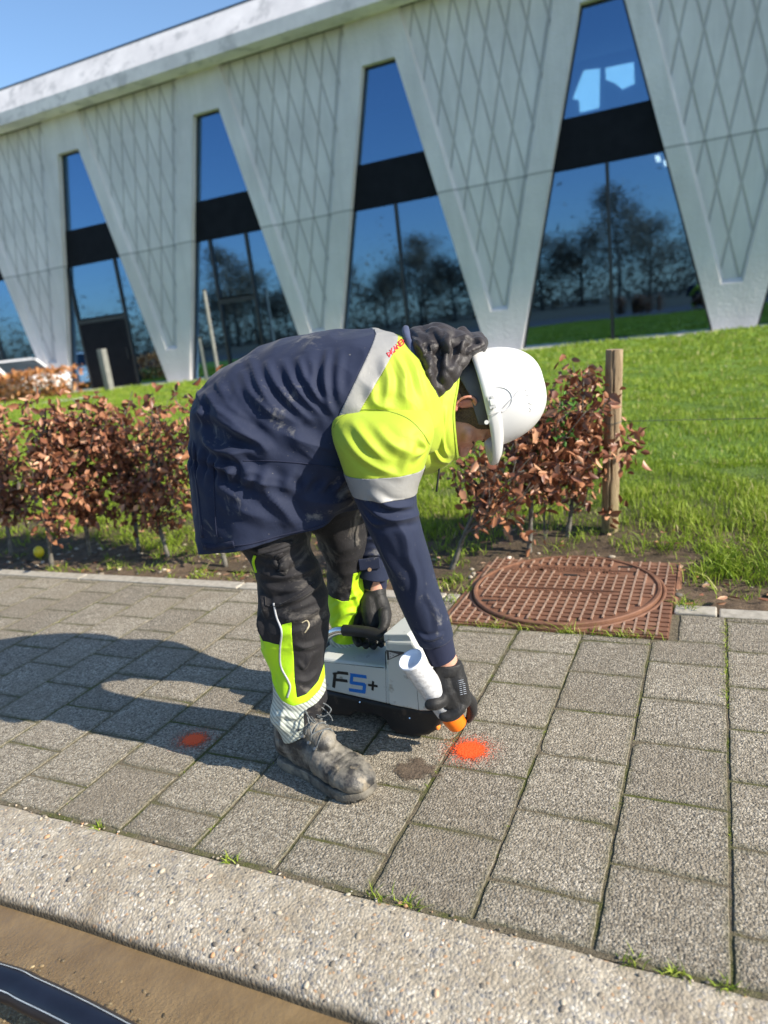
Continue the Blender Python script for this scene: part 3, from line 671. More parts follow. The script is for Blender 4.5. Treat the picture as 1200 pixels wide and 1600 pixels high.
# far wood edge behind them
n = 26000; cx_ = rng.uniform(-150, 60, n); c = np.stack([cx_, rng.uniform(-75, -68, n), np.abs(rng.normal(0, 1, n)) * (4.4 + 1.1 * np.sin(cx_ * .37) + .8 * np.sin(cx_ * .93 + 1)) + .1], -1); d1 = rng.normal(size=(n, 3)); d2 = rng.normal(size=(n, 3))
V = np.stack([c - d1 * .22, c + d2 * .22, c + d1 * .22], 1).reshape(-1, 3)
tagp(obj('far_wood', (V, np.arange(3 * n).reshape(n, 3)), M_TLEAF, attr=np.repeat(rng.uniform(0, 1, n), 3)), 'low dark wood edge beyond the road trees', 'wood', kind='stuff')
# ================================================================== GRASS (stuff)
M_GRASS = leafmat('grass_blades', [(0, (.09, .15, .010)), (.35, (.19, .29, .022)), (.7, (.30, .39, .042)), (.93, (.42, .46, .10)), (1, (.58, .50, .24))], tr=.3, rough=.5, spec=.25)
def blades(C, Hh, Wd, lean, seed, tint):
    """C (n,3) roots; returns bent two-segment blades"""
    r = np.random.default_rng(seed); n = len(C); a = r.uniform(0, 6.283, n); d = np.stack([np.cos(a), np.sin(a), a * 0], -1); s = np.stack([-np.sin(a), np.cos(a), a * 0], -1)
    b = r.uniform(0, 6.283, n); l = np.stack([np.cos(b), np.sin(b), b * 0], -1) * (lean * r.uniform(.2, 1.6, n) * Hh)[:, None]
    h = Hh[:, None] * E3; w_ = s * Wd[:, None] / 2
    p0, p1 = C - w_, C + w_; m = C + h * .6 + l * .35; p2, p3 = m + w_ * .8, m - w_ * .8; tp = C + h * r.uniform(.75, 1, (n, 1)) + l
    V = np.stack([p0, p1, p2, p3, tp], 1).reshape(-1, 3); i = np.arange(n)[:, None] * 5
    F = np.vstack([i + [0, 1, 2], i + [0, 2, 3], i + [3, 2, 4]]); return V, F, np.repeat(tint, 5)
def frus(n, y0, y1, p=1., px0=-60, px1=1260):
    """random ground points, spread wider than the view"""
    u = rng.uniform(0, 1, n) ** p; Y = y0 + (y1 - y0) * u
    lo = -1.62 * Y - .9; hi = .32 * Y + 1.6
    return np.stack([rng.uniform(lo, hi), Y], -1)
def gz(X, Y): return np.maximum(soilz(X, Y) if Y.max() < 3.9 else -1 + X * 0, lawnz(X, Y))
Vs = []; Fs = []; Ts = []; nb = 0
def addgrass(P, h, wd, lean, seed, tv):
    global nb
    X, Y = P[:, 0], P[:, 1]; z = np.where(Y < 3.9, np.maximum(soilz(X, Y), np.where(Y > 2.75, lawnz(X, Y), -1)), lawnz(X, Y))
    V, F, T = blades(np.stack([X, Y, z - .004], -1), h, wd, lean, seed, tv); Vs.append(V); Fs.append(F + nb); Ts.append(T); nb += len(V)
P3 = lambda P: np.hstack([P, np.zeros((len(P), 1))])
for (n, y0, y1, h0, w0) in ((150000, 2.95, 4.6, .044, .0036), (120000, 4.4, 7.5, .046, .0052), (90000, 7.3, 11.5, .050, .009), (70000, 11.3, 17.3, .062, .016)):
    P = frus(n, y0, y1); q = P3(P); c1 = waves(q, .8, seed=21); c2 = waves(q, 3.2, seed=22)
    if y0 < 3:                          # ragged inner edge, thin among the hedge stems
        edge = 3.16 + .09 * waves(q, .8, seed=23) + .06 * waves(q, 3, seed=24) + .22 * (P[:, 0] > -.35) * 0
        keep = rng.uniform(size=n) < np.clip((P[:, 1] - edge) / .28, .02, 1); P, c1, c2 = P[keep], c1[keep], c2[keep]; n = len(P)
    keep = rng.uniform(size=n) < np.clip(.85 + .25 * c2, .35, 1); P, c1, c2 = P[keep], c1[keep], c2[keep]; n = len(P)
    h = h0 * np.clip(1 + .22 * c1 + .25 * c2, .4, 1.9) * rng.uniform(.55, 1.25, n)
    t = np.clip(.47 + .07 * c1 + .07 * c2 + rng.normal(0, .16, n), 0, .9); t[rng.uniform(size=n) < .035] = 1
    addgrass(P, h, w0 * rng.uniform(.7, 1.3, n), .55, int(y0 * 10), t)
tagp(obj('grass', (np.vstack(Vs), np.vstack(Fs)), M_GRASS, attr=np.hstack(Ts)), 'short bright green lawn between the hedge and the hall', 'grass', kind='stuff')
# coarse edge tufts and weeds on the soil strip, in joints, round the manhole
Vs, Fs, Ts, nb = [], [], [], 0
def tuft(x, y, n, r, h, lean=.9, wd=.004, t0=.5):
    if MH[0] - .03 < x < MH[1] + .03 and y < MH[3] + .05: return
    P = np.array([x, y]) + rng.normal(0, r, (n, 2)); addgrass(P, h * rng.uniform(.5, 1.2, n), np.full(n, wd) * rng.uniform(.6, 1.3, n), lean, rng.integers(1e6), np.clip(t0 + rng.normal(0, .18, n), 0, 1))
for i in range(200): x = rng.uniform(-5.2, 1.6); tuft(x, 3.10 + .10 * math.sin(x * 3) + rng.normal(0, .10), 26, .03, .075, 1.0)
for i in range(90): x = rng.uniform(-.1, 1.6); tuft(x, rng.uniform(2.85, 3.1), 34, .035, .075, 1.0, .0045)
for i in range(80): tuft(rng.uniform(-4.6, 1.4), rng.uniform(2.6, 2.98), int(rng.integers(5, 18)), .02, .035, 1.2, .004, .55)
for i in range(16): tuft(rng.uniform(-3.5, -1.0), rng.uniform(2.6, 2.72), 22, .03, .04, 1.3, .005, .6)
for i in range(12): tuft(-.13 + rng.normal(0, .03), rng.uniform(2.42, 2.62), 16, .02, .05, 1.2, .005, .6)
tagp(obj('weeds', (np.vstack(Vs), np.vstack(Fs)), M_GRASS, attr=np.hstack(Ts)), 'ragged grass tufts and weeds on the bare soil strip', 'weeds', kind='stuff')
Vs, Fs, Ts, nb = [], [], [], 0
def addflat(x, y, n, r, h, t0=.6, wd=.003, sx_=1., sy_=1.):
    global nb
    P = np.array([x, y]) + rng.normal(0, r, (n, 2)) * [sx_, sy_]; C = np.hstack([P, np.full((n, 1), -.008)])
    V, F, T = blades(C, h * rng.uniform(.5, 1.2, n), np.full(n, wd) * rng.uniform(.6, 1.3, n), 1.1, int(rng.integers(1e6)), np.clip(t0 + rng.normal(0, .2, n), 0, 1)); Vs.append(V); Fs.append(F + nb); Ts.append(T); nb += len(V)
for i in range(44): addflat(rng.uniform(-.93, -.16), 2.279, 9, .008, rng.uniform(.015, .045), .7, .003, 3, .5)
for y in np.arange(1.9, 2.46, .016): addflat(X0 + 2 * S_, y, 6, .003, .014, .72, .003)
for i in range(150):                    # moss and seedlings along the joints
    k = rng.integers(-14, 6); y = rng.uniform(1.03, 2.4); addflat(X0 + k * S_, y, 7, .003, .010, .6, .0028, 1, 4)
for px in ((150, 1297), (357, 1347), (590, 1395), (990, 1440), (1140, 1545), (640, 1405), (1060, 1520)): q = G(*px); addflat(q[0], KY + .001, 26, .007, .022, .6, .003, 1.5, .6)
for px in ((715, 905), (735, 925), (705, 915), (1075, 950), (1068, 945), (700, 940)): q = G(*px); addflat(q[0], q[1], 34, .022, .045, .55, .004)
tagp(obj('joint_weeds', (np.vstack(Vs), np.vstack(Fs)), M_GRASS, attr=np.hstack(Ts)), 'moss and tiny grass growing in the paver joints and round the manhole', 'weeds', kind='stuff')

# ================================================================== HEDGE PLANTS
M_BEECH = leafmat('dry_beech_leaves', [(0, (.10, .036, .021)), (.35, (.22, .085, .045)), (.65, (.41, .19, .10)), (.88, (.60, .34, .20)), (1, (.76, .52, .34))], tr=.16, rough=.42, spec=.45)
M_ORL = leafmat('orange_leaves', [(0, (.20, .07, .02)), (.4, (.48, .19, .06)), (.8, (.66, .33, .14)), (1, (.75, .50, .28))], tr=.2, rough=.6)
M_GRL = leafmat('green_leaves', [(0, (.04, .12, .02)), (1, (.13, .30, .05))], tr=.3)
M_STEM = mottle('hedge_stem', (.07, .065, .055), (.20, .185, .155), 60, .85, 200, .002, .8)
def leaves(C, s, r, droop=.5):
    """curled ovate leaves: 8 vertices each, folded along the midrib"""
    n = len(C); d = r.normal(size=(n, 3)); d[:, 2] -= droop; d /= np.linalg.norm(d, axis=1)[:, None]
    e = np.cross(d, r.normal(size=(n, 3))); e /= np.linalg.norm(e, axis=1)[:, None]; f = np.cross(d, e)
    s = np.asarray(s)[:, None]; cu = r.uniform(-.35, .35, (n, 1)); fo = r.uniform(.10, .62, (n, 1)); w_ = r.uniform(.20, .31, (n, 1))
    m0 = C; m1 = C + d * s * .38 + f * s * cu * .15; m2 = C + d * s * .75 + f * s * cu * .55; m3 = C + d * s + f * s * cu
    a1 = m1 + e * s * w_ + f * s * fo * .5; a2 = m2 + e * s * w_ * .75 + f * s * fo * .4; b1 = m1 - e * s * w_ + f * s * fo * .5; b2 = m2 - e * s * w_ * .75 + f * s * fo * .4
    V = np.stack([m0, m1, m2, m3, a1, a2, b1, b2], 1).reshape(-1, 3); i = np.arange(n)[:, None] * 8
    F = np.vstack([i + q for q in ([0, 1, 4], [4, 1, 2], [4, 2, 5], [5, 2, 3], [0, 6, 1], [6, 7, 1], [1, 7, 2], [7, 3, 2])])
    return V, F
def beech(base, top, lean_pts, cen, rad, n, label, seed, group='young beech plants of the hedge', lo=0., extra=(), keepf=None):
    r = np.random.default_rng(seed); t = empty('beech_plant', base, label, 'hedge plant', group)
    S = cr([base] + lean_pts + [top], 26); S = S + np.stack([waves(S, 4, seed=seed), waves(S, 4, seed=seed + 1), S[:, 0] * 0], -1) * .006 * np.linspace(0, 1, 26)[:, None]
    Rr = np.linspace(.0125, .004, 26) * (1 + .12 * np.sin(np.arange(26) * 1.9)); tr_ = obj('trunk', tube(S, Rr, 9, 60), M_STEM, t, smooth=True)
    br = []; C = []
    zs = S[:, 2]
    nbr = 46; n = int(n * 1.12)
    for i in range(nbr):
        c = np.array(cen) + np.array(rad) * (lambda q: q / max(1, np.linalg.norm(q)))(r.normal(size=3) * .62)
        k = int(np.argmin(np.abs(zs - (c[2] - .12 - .1 * r.uniform())) + .0)); k = max(k, 6); p0 = S[min(k, 25)]
        mid = (p0 + c) / 2 + np.array([0, 0, -.02]) + r.normal(0, .025, 3); br.append(tube([p0, mid, c], [.0038, .0026, .0012], 5, 7))
        tt = r.uniform(.25, 1.06, n // nbr)[:, None]; C.append(p0 * (1 - tt) ** 2 + 2 * mid * tt * (1 - tt) + c * tt ** 2 + r.normal(0, .03, (len(tt), 3)))
    C = np.vstack(C)
    for (x, y, z, rr, m_) in extra: C = np.vstack([C, np.array([x, y, z]) + r.normal(0, rr, (m_, 3))])
    C = C[C[:, 2] > lo]
    if keepf is not None: C = C[keepf(C)]
    V, F = leaves(C, r.uniform(.030, .062, len(C)), r); hh = (C[:, 2] - (cen[2] - rad[2])) / (2 * rad[2])
    ti = np.clip(r.beta(1.6, 2.2, len(C)) + 0 * hh, 0, 1); obj('branches', join(br), M_STEM, t, smooth=True); cr_ = obj('crown', (V, F), M_BEECH, t, attr=np.repeat(ti, 8))
    return t
Lb = [((-22, 868), -32, 735), ((17, 866), -2, 728), ((80, 882), 66, 745), ((140, 866), 124, 735), ((217, 860), 200, 740), ((262, 868), 238, 770), ((352, 880), 318, 740)]
nm = ['mostly cut off by the left edge of the photo', 'leaning left near the left edge of the photo', 'rooted beside the yellow ball, just right of it', 'third stem to the right of the yellow ball counting its neighbour as first', 'second to the left of the worker\'s jacket', 'with a thin pale stem nearest left of the jacket tail', 'half hidden behind the jacket tail']
nm[4] = 'second plant left of the jacket tail, with a full crown'; nm[3] = 'rooted second to the right of the yellow ball'
for i, (b, tx, ty) in enumerate(Lb):
    base = G(*b); Y = base[1]; base[2] = -.02; mid = AY(tx, ty, Y); cen = AY([-30, 5, 85, 150, 205, 262, 330][i], [715, 720, 718, 712, 706, 715, 700][i], Y - .02)
    top = AY([-40, -10, 70, 135, 195, 240, 300][i], [645, 650, 640, 632, 625, 640, 618][i], Y)
    beech(base, top, [mid], cen, (.24, .17, .37 if i not in (5,) else .34), [520, 660, 900, 980, 900, 560, 420][i], 'brown-leaved hedge beech ' + nm[i], 100 + i)
# right group
def R3(b, pts, top, cen, rad, n, lab, seed, extra=()):
    base = G(*b); Y = base[1]; base[2] = -.02
    return beech(base, AY(*top, Y), [AY(x, y, Y) for x, y in pts], AY(*cen, Y), rad, n, lab, seed, extra=extra)
R3((703, 888), [(735, 815)], (790, 700), (775, 735), (.19, .15, .13), 330, 'beech whose bare grey stem leans strongly right, left of the manhole', 201)
R3((826, 866), [(830, 790), (838, 690)], (850, 615), (853, 690), (.22, .17, .22), 980, 'beech with upright dark stem right behind the manhole', 202, extra=[(*AY(835, 830, 3.05), .03, 8), (*AY(795, 800, 3.05), .04, 14)])
R3((884, 846), [(893, 790), (905, 700)], (912, 585), (903, 660), (.15, .16, .27), 860, 'beech with crooked thin stem and the tallest brown crown, beside the wooden post', 203, extra=[(*AY(975, 695, 3.2), .045, 60), (*AY(960, 800, 3.3), .03, 14)])
# green bramble leaves growing through the right plants
C = np.vstack([AY(x, y, 3.0) + rng.normal(0, .03, (15, 3)) for x, y in ((870, 665), (850, 700), (885, 680), (735, 705), (890, 645), (830, 720), (800, 740))])
V, F = leaves(C, rng.uniform(.02, .035, len(C)), rng, .0); q = G(850, 850)
bt = empty('bramble', q, 'green bramble sprigs threaded through the brown right-hand beeches', 'bramble'); obj('foliage', (V, F), M_GRL, bt, attr=np.repeat(rng.uniform(0, 1, len(C)), 8))
obj('stem', join([tube([q + [0, 0, -.02], q + [.02, 0, .25], AY(x, y, 3.0)], [.003, .002, .001], 5, 12) for x, y in ((870, 665), (850, 700), (885, 680), (735, 705))]), M_STEM, bt, smooth=True)
# far clipped hedge
hx1 = AY(122, 600, 15.6)[0]; n = 5200; C = np.stack([rng.uniform(-30, hx1, n), rng.uniform(15.2, 16.1, n), rng.uniform(.08, .86, n)], -1)
k = rng.uniform(size=n) < .55; C[k, 1] = 15.2 + rng.normal(0, .03, k.sum()); k2 = rng.uniform(size=n) < .25; C[k2, 2] = .86 + rng.normal(0, .03, k2.sum()); C[:, 2] += waves(C * [1, 0, 0], .8, seed=31) * .03
V, F = leaves(C, rng.uniform(.09, .16, n), rng); hg = empty('clipped_hedge', (-22, 15.6, 0), 'low clipped orange-brown hedge far off at the left, in front of the hall', 'hedge')
obj('foliage', (V, F), M_ORL, hg, attr=np.repeat(rng.beta(2, 1.6, n), 8)); obj('twigs', join([tube([(x, 15.6, 0), (x + .1, 15.6, .4), (x, 15.5, .75)], [.03, .02, .01], 5) for x in np.arange(-29.5, hx1 - .2, .35)]), M_STEM, hg)

# ================================================================== WOODEN POST + WIRE
def mat_wood():
    m, nt, p = mat('weathered_wood'); v = geo(nt, (60, 60, 4)); g = noise(nt, v, 1.2, 8, .7, 1.)
    c = ramp(nt, g, [(.3, (.13, .085, .045)), (.5, (.30, .215, .125)), (.72, (.44, .34, .22))]); sx = nd(nt, 'SeparateXYZ'); lk(nt, geo(nt), sx.inputs[0])
    lowg = ramp(nt, mth(nt, 'ADD', sx.outputs[2], mth(nt, 'MULTIPLY', noise(nt, geo(nt), 9, 5), .25)), [(.12, (1, 1, 1)), (.42, (0, 0, 0))])
    c = mix(nt, mth(nt, 'MULTIPLY', lowg, .45), c, (.16, .17, .05)); lk(nt, c, p.inputs['Base Color']); p.inputs['Roughness'].default_value = .85
    bump(nt, p, g, 1., .008); return m
M_WOOD = mat_wood()
b = G(952, 838); tp = AY(960, 546, b[1]); ps = empty('wooden_post', b, 'round weathered wooden post driven in beside the right-hand beeches', 'post')
V, F = tube([b - [0, 0, .05], b + (tp - b) * .33, b + (tp - b) * .66, tp], [.039, .0385, .038, .0375], 36, 90)
V += (waves(V * [1, 1, .15], 14, seed=41) * .0012)[:, None] * nrm([1, .3, 0]); a = np.arctan2(V[:, 1] - b[1], V[:, 0] - b[0] - (V[:, 2] / tp[2]) * (tp[0] - b[0]))
axis = b + (tp - b) * np.clip(V[:, 2] / tp[2], 0, 1)[:, None]; kk = np.exp(-((a + 1.45 + .12 * np.sin(V[:, 2] * 9)) / .07) ** 2) * (V[:, 2] > .12); V = V - (V - axis) * (kk * .28)[:, None] * [1, 1, 0]
obj('timber', (V, F), M_WOOD, ps, smooth=False)
M_WIRE = mottle('dark_wire', (.05, .06, .05), (.10, .11, .10), 50, .5)
wp = tp * 0 + b + (tp - b) * .63
wr_ = empty('fence_wire', wp, 'thin dark wire tied round the wooden post and running right over the lawn', 'wire')
ring = [wp + .041 * np.array([math.cos(t), math.sin(t), .08 * math.cos(2 * t)]) for t in np.linspace(0, 2 * math.pi, 24)]
obj('tie', tube(ring, .0016, 6), M_WIRE, wr_, smooth=True); obj('strand', tube([wp + [.041, 0, 0], wp + [1.2, .0, -.025], wp + [2.6, 0, 0]], .0014, 6, 30), M_WIRE, wr_, smooth=True)

# ================================================================== MANHOLE
def mat_iron():
    m, nt, p = mat('rusty_cast_iron'); v = geo(nt)
    c = ramp(nt, noise(nt, v, 9, 8, .7), [(.3, (.13, .058, .033)), (.55, (.235, .112, .064)), (.75, (.35, .19, .115))])
    gn = nd(nt, 'NewGeometry'); sx = nd(nt, 'SeparateXYZ'); lk(nt, gn.outputs['Position'], sx.inputs[0])
    lk(nt, c, p.inputs['Base Color']); p.inputs['Roughness'].default_value = .62; p.inputs['Metallic'].default_value = .15
    bump(nt, p, noise(nt, v, 260, 4), .6, .002); return m
M_IRON = mat_iron()
M_IRONR = mottle('worn_iron_ribs', (.32, .20, .14), (.46, .32, .235), 60, .55, 300, .001, .5, metallic=.2)
x0, x1, y0, y1 = MH; cx, cy, Rc = -.545, 2.648, .356
mh = empty('manhole_cover', (cx, cy, 0), 'rust-brown cast iron manhole with round waffle-patterned cover in a square frame', 'manhole cover')
zf, zc = .004, .017
pitch = .0362
def grid(inside, z, name, par, gap=.0105, hh=.0055):
    V = []; F = []
    for i in range(-14, 15):
        for j in range(-14, 15):
            px, py = cx + (i + .5) * pitch, cy + (j + .5) * pitch; a, b_ = pitch / 2 - gap / 2 + .0022, pitch / 2 - gap / 2 - .0010
            if not inside(px, py, a): continue
            n = len(V); e = .0012
            for (zz, s) in ((z - .001, 0), (z + hh - e, 0), (z + hh, e)):
                V += [(px - a + s, py - b_ + s, zz), (px + a - s, py - b_ + s, zz), (px + a - s, py + b_ - s, zz), (px - a + s, py + b_ - s, zz)]
            for r_ in (0, 4):
                for k in range(4): F.append((n + r_ + k, n + r_ + (k + 1) % 4, n + r_ + 4 + (k + 1) % 4, n + r_ + 4 + k))
            F.append((n + 8, n + 9, n + 10, n + 11))
    return np.array(V), F
def disc(R, z0, z1, n=128, Ri=0.):
    th = np.linspace(0, 2 * np.pi, n, endpoint=False); c, s = np.cos(th), np.sin(th)
    if Ri:
        V = np.vstack([np.stack([cx + r_ * c, cy + r_ * s, np.full(n, z)], -1) for r_, z in ((Ri, z0), (Ri, z1 - .002), (Ri + .003, z1), (R - .004, z1), (R, z1 - .003), (R, z0))])
    else: V = np.vstack([np.stack([cx + r_ * c, cy + r_ * s, np.full(n, z)], -1) for r_, z in ((R, z0), (R, z1))])
    F = [(k * n + j, k * n + (j + 1) % n, (k + 1) * n + (j + 1) % n, (k + 1) * n + j) for k in range(len(V) // n - 1) for j in range(n)]
    if not Ri: F.append(list(range(n, 2 * n)))
    return V, F
fpads = grid(lambda x, y, a: x0 + a < x < x1 - a and y0 + a < y < y1 - a and math.hypot(x - cx, y - cy) > Rc + .018, zf, '', None)
fr_ = obj('frame', join([box(x0, x1, y0, y1, -.09, zf), fpads]), M_IRON, mh)
V = []; 
# light raised ribs running away from the camera between the pads
def ribs(inside, z, name, par):
    P_ = []
    for i in range(-14, 15):
        px = cx + i * pitch; ys = np.arange(-14 * pitch, 14 * pitch, .006) + cy; run = None
        for y in ys:
            ok = inside(px, y)
            if ok and run is None: run = y
            if not ok and run is not None:
                if y - run > .02: P_.append(box(px - .0032, px + .0032, run, y, z - .001, z + .0068))
                run = None
    return obj(name, join(P_), M_IRONR, par)
plates = [(-.13, .105, .20, .045), (.02, -.045, .16, .02), (.17, .10, .05, .03), (-.18, -.055, .05, .02), (-.2, .12, .07, .03)]
def inpl(x, y, e=.012): return any(abs(x - cx - a) < c_ + e and abs(y - cy - b_) < d_ + e for a, b_, c_, d_ in [(.0, .20, .15, .035), (-.19, .17, .075, .022), (.17, .165, .055, .022), (-.02, -.05, .2, .016)])
slots = [(-.255, -.175), (.20, .245), (.0, .13)]
lpads = grid(lambda x, y, a: math.hypot(abs(x - cx) + a * .6, abs(y - cy) + a * .6) < Rc - .03 and not inpl(x, y) and all(abs(x - cx - p_) > .045 or abs(y - cy - q_) > .02 for p_, q_ in slots), zc, '', None)
tops = obj('lid', join([disc(Rc - .004, -.02, zc), lpads]), M_IRON, mh)
ribs(lambda x, y: math.hypot(x - cx, y - cy) < Rc - .026 and not inpl(x, y, .002) and all(abs(x - cx - p_) > .05 or abs(y - cy - q_) > .03 for p_, q_ in slots), zc, 'lid_ribs', tops)
ribs(lambda x, y: x0 + .01 < x < x1 - .01 and y0 + .008 < y < y1 - .008 and math.hypot(x - cx, y - cy) > Rc + .016, zf, 'frame_ribs', fr_)
obj('rim', disc(Rc, zc - .02, zc + .006, Ri=Rc - .016), M_IRON, tops, smooth=False)
obj('seat_ring', disc(Rc + .016, -.01, zf + .008, Ri=Rc + .0035), M_IRON, fr_)
M_HOLE = mottle('dark_slot', (.006, .005, .004), (.012, .01, .008), 9, .9)
for p_, q_ in slots: obj('lifting_slot', box(cx + p_ - .028, cx + p_ + .028, cy + q_ - .009, cy + q_ + .009, zc, zc + .0012), M_HOLE, tops)
# worn raised lettering (too small to read in the photo: kept as little raised strokes)
st = []
for (a, b_, c_, d_) in [(.0, .205, .13, .012), (.0, .185, .10, .010), (-.19, .17, .06, .012), (.17, .165, .04, .012), (-.02, -.05, .17, .010)]:
    x = -c_
    while x < c_:
        wd = rng.uniform(.006, .011)
        if rng.uniform() < .85:
            st.append(box(cx + a + x, cx + a + x + wd * .35, cy + b_ - d_ * .8, cy + b_ + d_ * .8, zc, zc + .004))
            yy = rng.choice([-.7, 0, .6]) * d_; st.append(box(cx + a + x + wd * .35, cx + a + x + wd, cy + b_ + yy - .002, cy + b_ + yy + .002, zc, zc + .0038))
        x += wd + .005
obj('worn_marks', join(st), M_IRON, tops)
obj('plain_plates', join([box(cx + a - c_, cx + a + c_, cy + b_ - d_, cy + b_ + d_, zc - .001, zc + .0015) for a, b_, c_, d_ in [(.0, .195, .145, .03), (-.19, .17, .07, .019), (.17, .165, .05, .019), (-.02, -.05, .19, .014)]]), M_IRON, tops)
# slanted side flange right of the frame
obj('side_flange', prism([(x1 + .002, y0 + .22, -.02), (x1 + .022, y0 + .22, -.03), (x1 + .022, y1 - .02, -.03), (x1 + .002, y1 - .02, .006)], (0, 0, .01)), M_IRON, fr_)

# ================================================================== SMALL THINGS
q = G(62, 868) + [0, 0, .022]; ba = obj('ball', ellip(q, (.030, 0, 0), (0, .030, 0), (0, 0, .036), 24, 16), mottle('yellow_plastic', (.75, .55, .02), (.85, .66, .03), 12, .4), smooth=True)
tagp(ba, 'small yellow plastic ball lying on the soil under the left hedge', 'ball')
M_DAISY = mottle('daisy_petals', (.75, .75, .70), (.85, .85, .82), 30, .6); M_DYE = mottle('daisy_heart', (.7, .5, .03), (.8, .6, .05), 30, .6)
for i, (x, y, lb) in enumerate(((43, 817, 'white daisy in the grass behind the left hedge stems'), (742, 827, 'white daisy in the grass under the leaning beech stem'), (1135, 572, 'tiny white daisy high on the lawn, upper right'), (1028, 606, 'tiny white daisy on the lawn right of the wooden post'), (1063, 726, 'white daisy low on the lawn, right of the brown crown'))):
    q = G(x, y, .07); t = empty('daisy', (q[0], q[1], .03), lb, 'flower', 'daisies in the lawn'); r_ = .011 if q[1] < 5 else .02; pt = []
    for k in range(13): a = k * 2 * math.pi / 13; d = np.array([math.cos(a), math.sin(a), .25]); s = np.array([-math.sin(a), math.cos(a), 0]); pt.append(prism([q + d * r_ * .2 - s * r_ * .1, q + d * r_ * .8 - s * r_ * .18, q + d * r_, q + d * r_ * .8 + s * r_ * .18, q + d * r_ * .2 + s * r_ * .1], (0, 0, -.0006)))
    obj('petals', join(pt), M_DAISY, t); obj('heart', ellip(q + [0, 0, .002], (r_ * .3, 0, 0), (0, r_ * .3, 0), (0, 0, r_ * .18), 10, 6), M_DYE, t, smooth=True); obj('stem', tube([q - [0, 0, .05], q], .0012, 6), M_GRL, t)
# fallen leaves and pebbles
C = []; 
for i in range(190): x = rng.uniform(-4.6, 1.0); y = rng.uniform(2.6, 3.25); C.append((x, y, float(soilz(np.array([x]), np.array([y]))[0]) + .012 + .03 * (y > 3.05)))
for x, y in ((930, 905), (1085, 945), (1100, 935), (1120, 940), (1135, 945), (5, 885), (1075, 885), (790, 880)): q = G(x, y); C.append((q[0], q[1], .01))
C = np.array(C); V, F = leaves(C, rng.uniform(.028, .05, len(C)), rng, 0); V[:, 2] = np.repeat(C[:, 2], 8) + (V[:, 2] - np.repeat(C[:, 2], 8)) * .3
tagp(obj('leaf_litter', (V, F), M_BEECH, attr=np.repeat(rng.uniform(.2, 1, len(C)), 8)), 'scattered fallen beech leaves on the soil strip', 'fallen leaves', kind='stuff')
def stones(n, fx, fy, fz, s0, s1, seed):
    r = np.random.default_rng(seed); P_ = []; T_ = []; base, bf = ellip((0, 0, 0), (1, 0, 0), (0, 1, 0), (0, 0, 1), 8, 5)
    for i in range(n):
        s = r.uniform(s0, s1); a = r.uniform(0, 6.28); R_ = np.array([[math.cos(a), -math.sin(a), 0], [math.sin(a), math.cos(a), 0], [0, 0, 1]]); v = base * s * [1.25, .9, .6] * (1 + .12 * waves(base, .6, seed=int(r.integers(1e6))))[:, None]
        x, y = fx(r), fy(r); P_.append((v @ R_.T + [x, y, fz(x, y)], bf)); T_ += [r.uniform()] * len(base)
    return join(P_), T_
M_STONE = leafmat('pebbles', [(0, (.10, .09, .08)), (.4, (.32, .27, .20)), (.7, (.50, .44, .34)), (.85, (.50, .26, .12)), (1, (.66, .62, .55))], tr=0, rough=.7)
s, t_ = stones(260, lambda r: r.uniform(-4.5, 1.2), lambda r: r.uniform(2.58, 3.05), lambda x, y: float(soilz(np.array([x]), np.array([y]))[0]) + .002, .004, .014, 51)
tagp(obj('soil_pebbles', s, M_STONE, smooth=True, attr=t_), 'pebbles lying on the soil strip', 'pebbles', kind='stuff')
s, t_ = stones(1100, lambda r: r.uniform(-1.7, .1), lambda r: .60 + .15 * r.beta(1.1, 2.2), lambda x, y: -.0590, .0012, .0050, 52)
tagp(obj('gutter_pebbles', s, leafmat('wet_stones', [(0, (.05, .04, .025)), (.6, (.16, .12, .07)), (.9, (.30, .22, .12)), (1, (.45, .35, .2))], tr=0, rough=.4), smooth=True, attr=t_), 'small stones sticking out of the muddy gutter water', 'pebbles', kind='stuff')
kz = lambda y: float(np.interp(y, pr[:, 0][::-1], pr[:, 1][::-1]))
s, t_ = stones(170, lambda r: r.uniform(-1.8, .5), lambda r: r.uniform(.815, .97), lambda x, y: kz(y) - .001, .0025, .0075, 53)
tagp(obj('kerb_pebbles', s, M_STONE, smooth=True, attr=t_), 'larger rounded stones exposed in the kerb concrete', 'pebbles', kind='stuff')
s, t_ = stones(150, lambda r: r.uniform(-2, .6), lambda r: 1.012 + abs(r.normal(0, .012)) * r.choice([-1, .6]), lambda x, y: 0., .0012, .0045, 54)
tagp(obj('grit', s, M_STONE, smooth=True, attr=t_), 'loose grit and crumbs of earth along the seam between kerb and pavers', 'grit', kind='stuff')
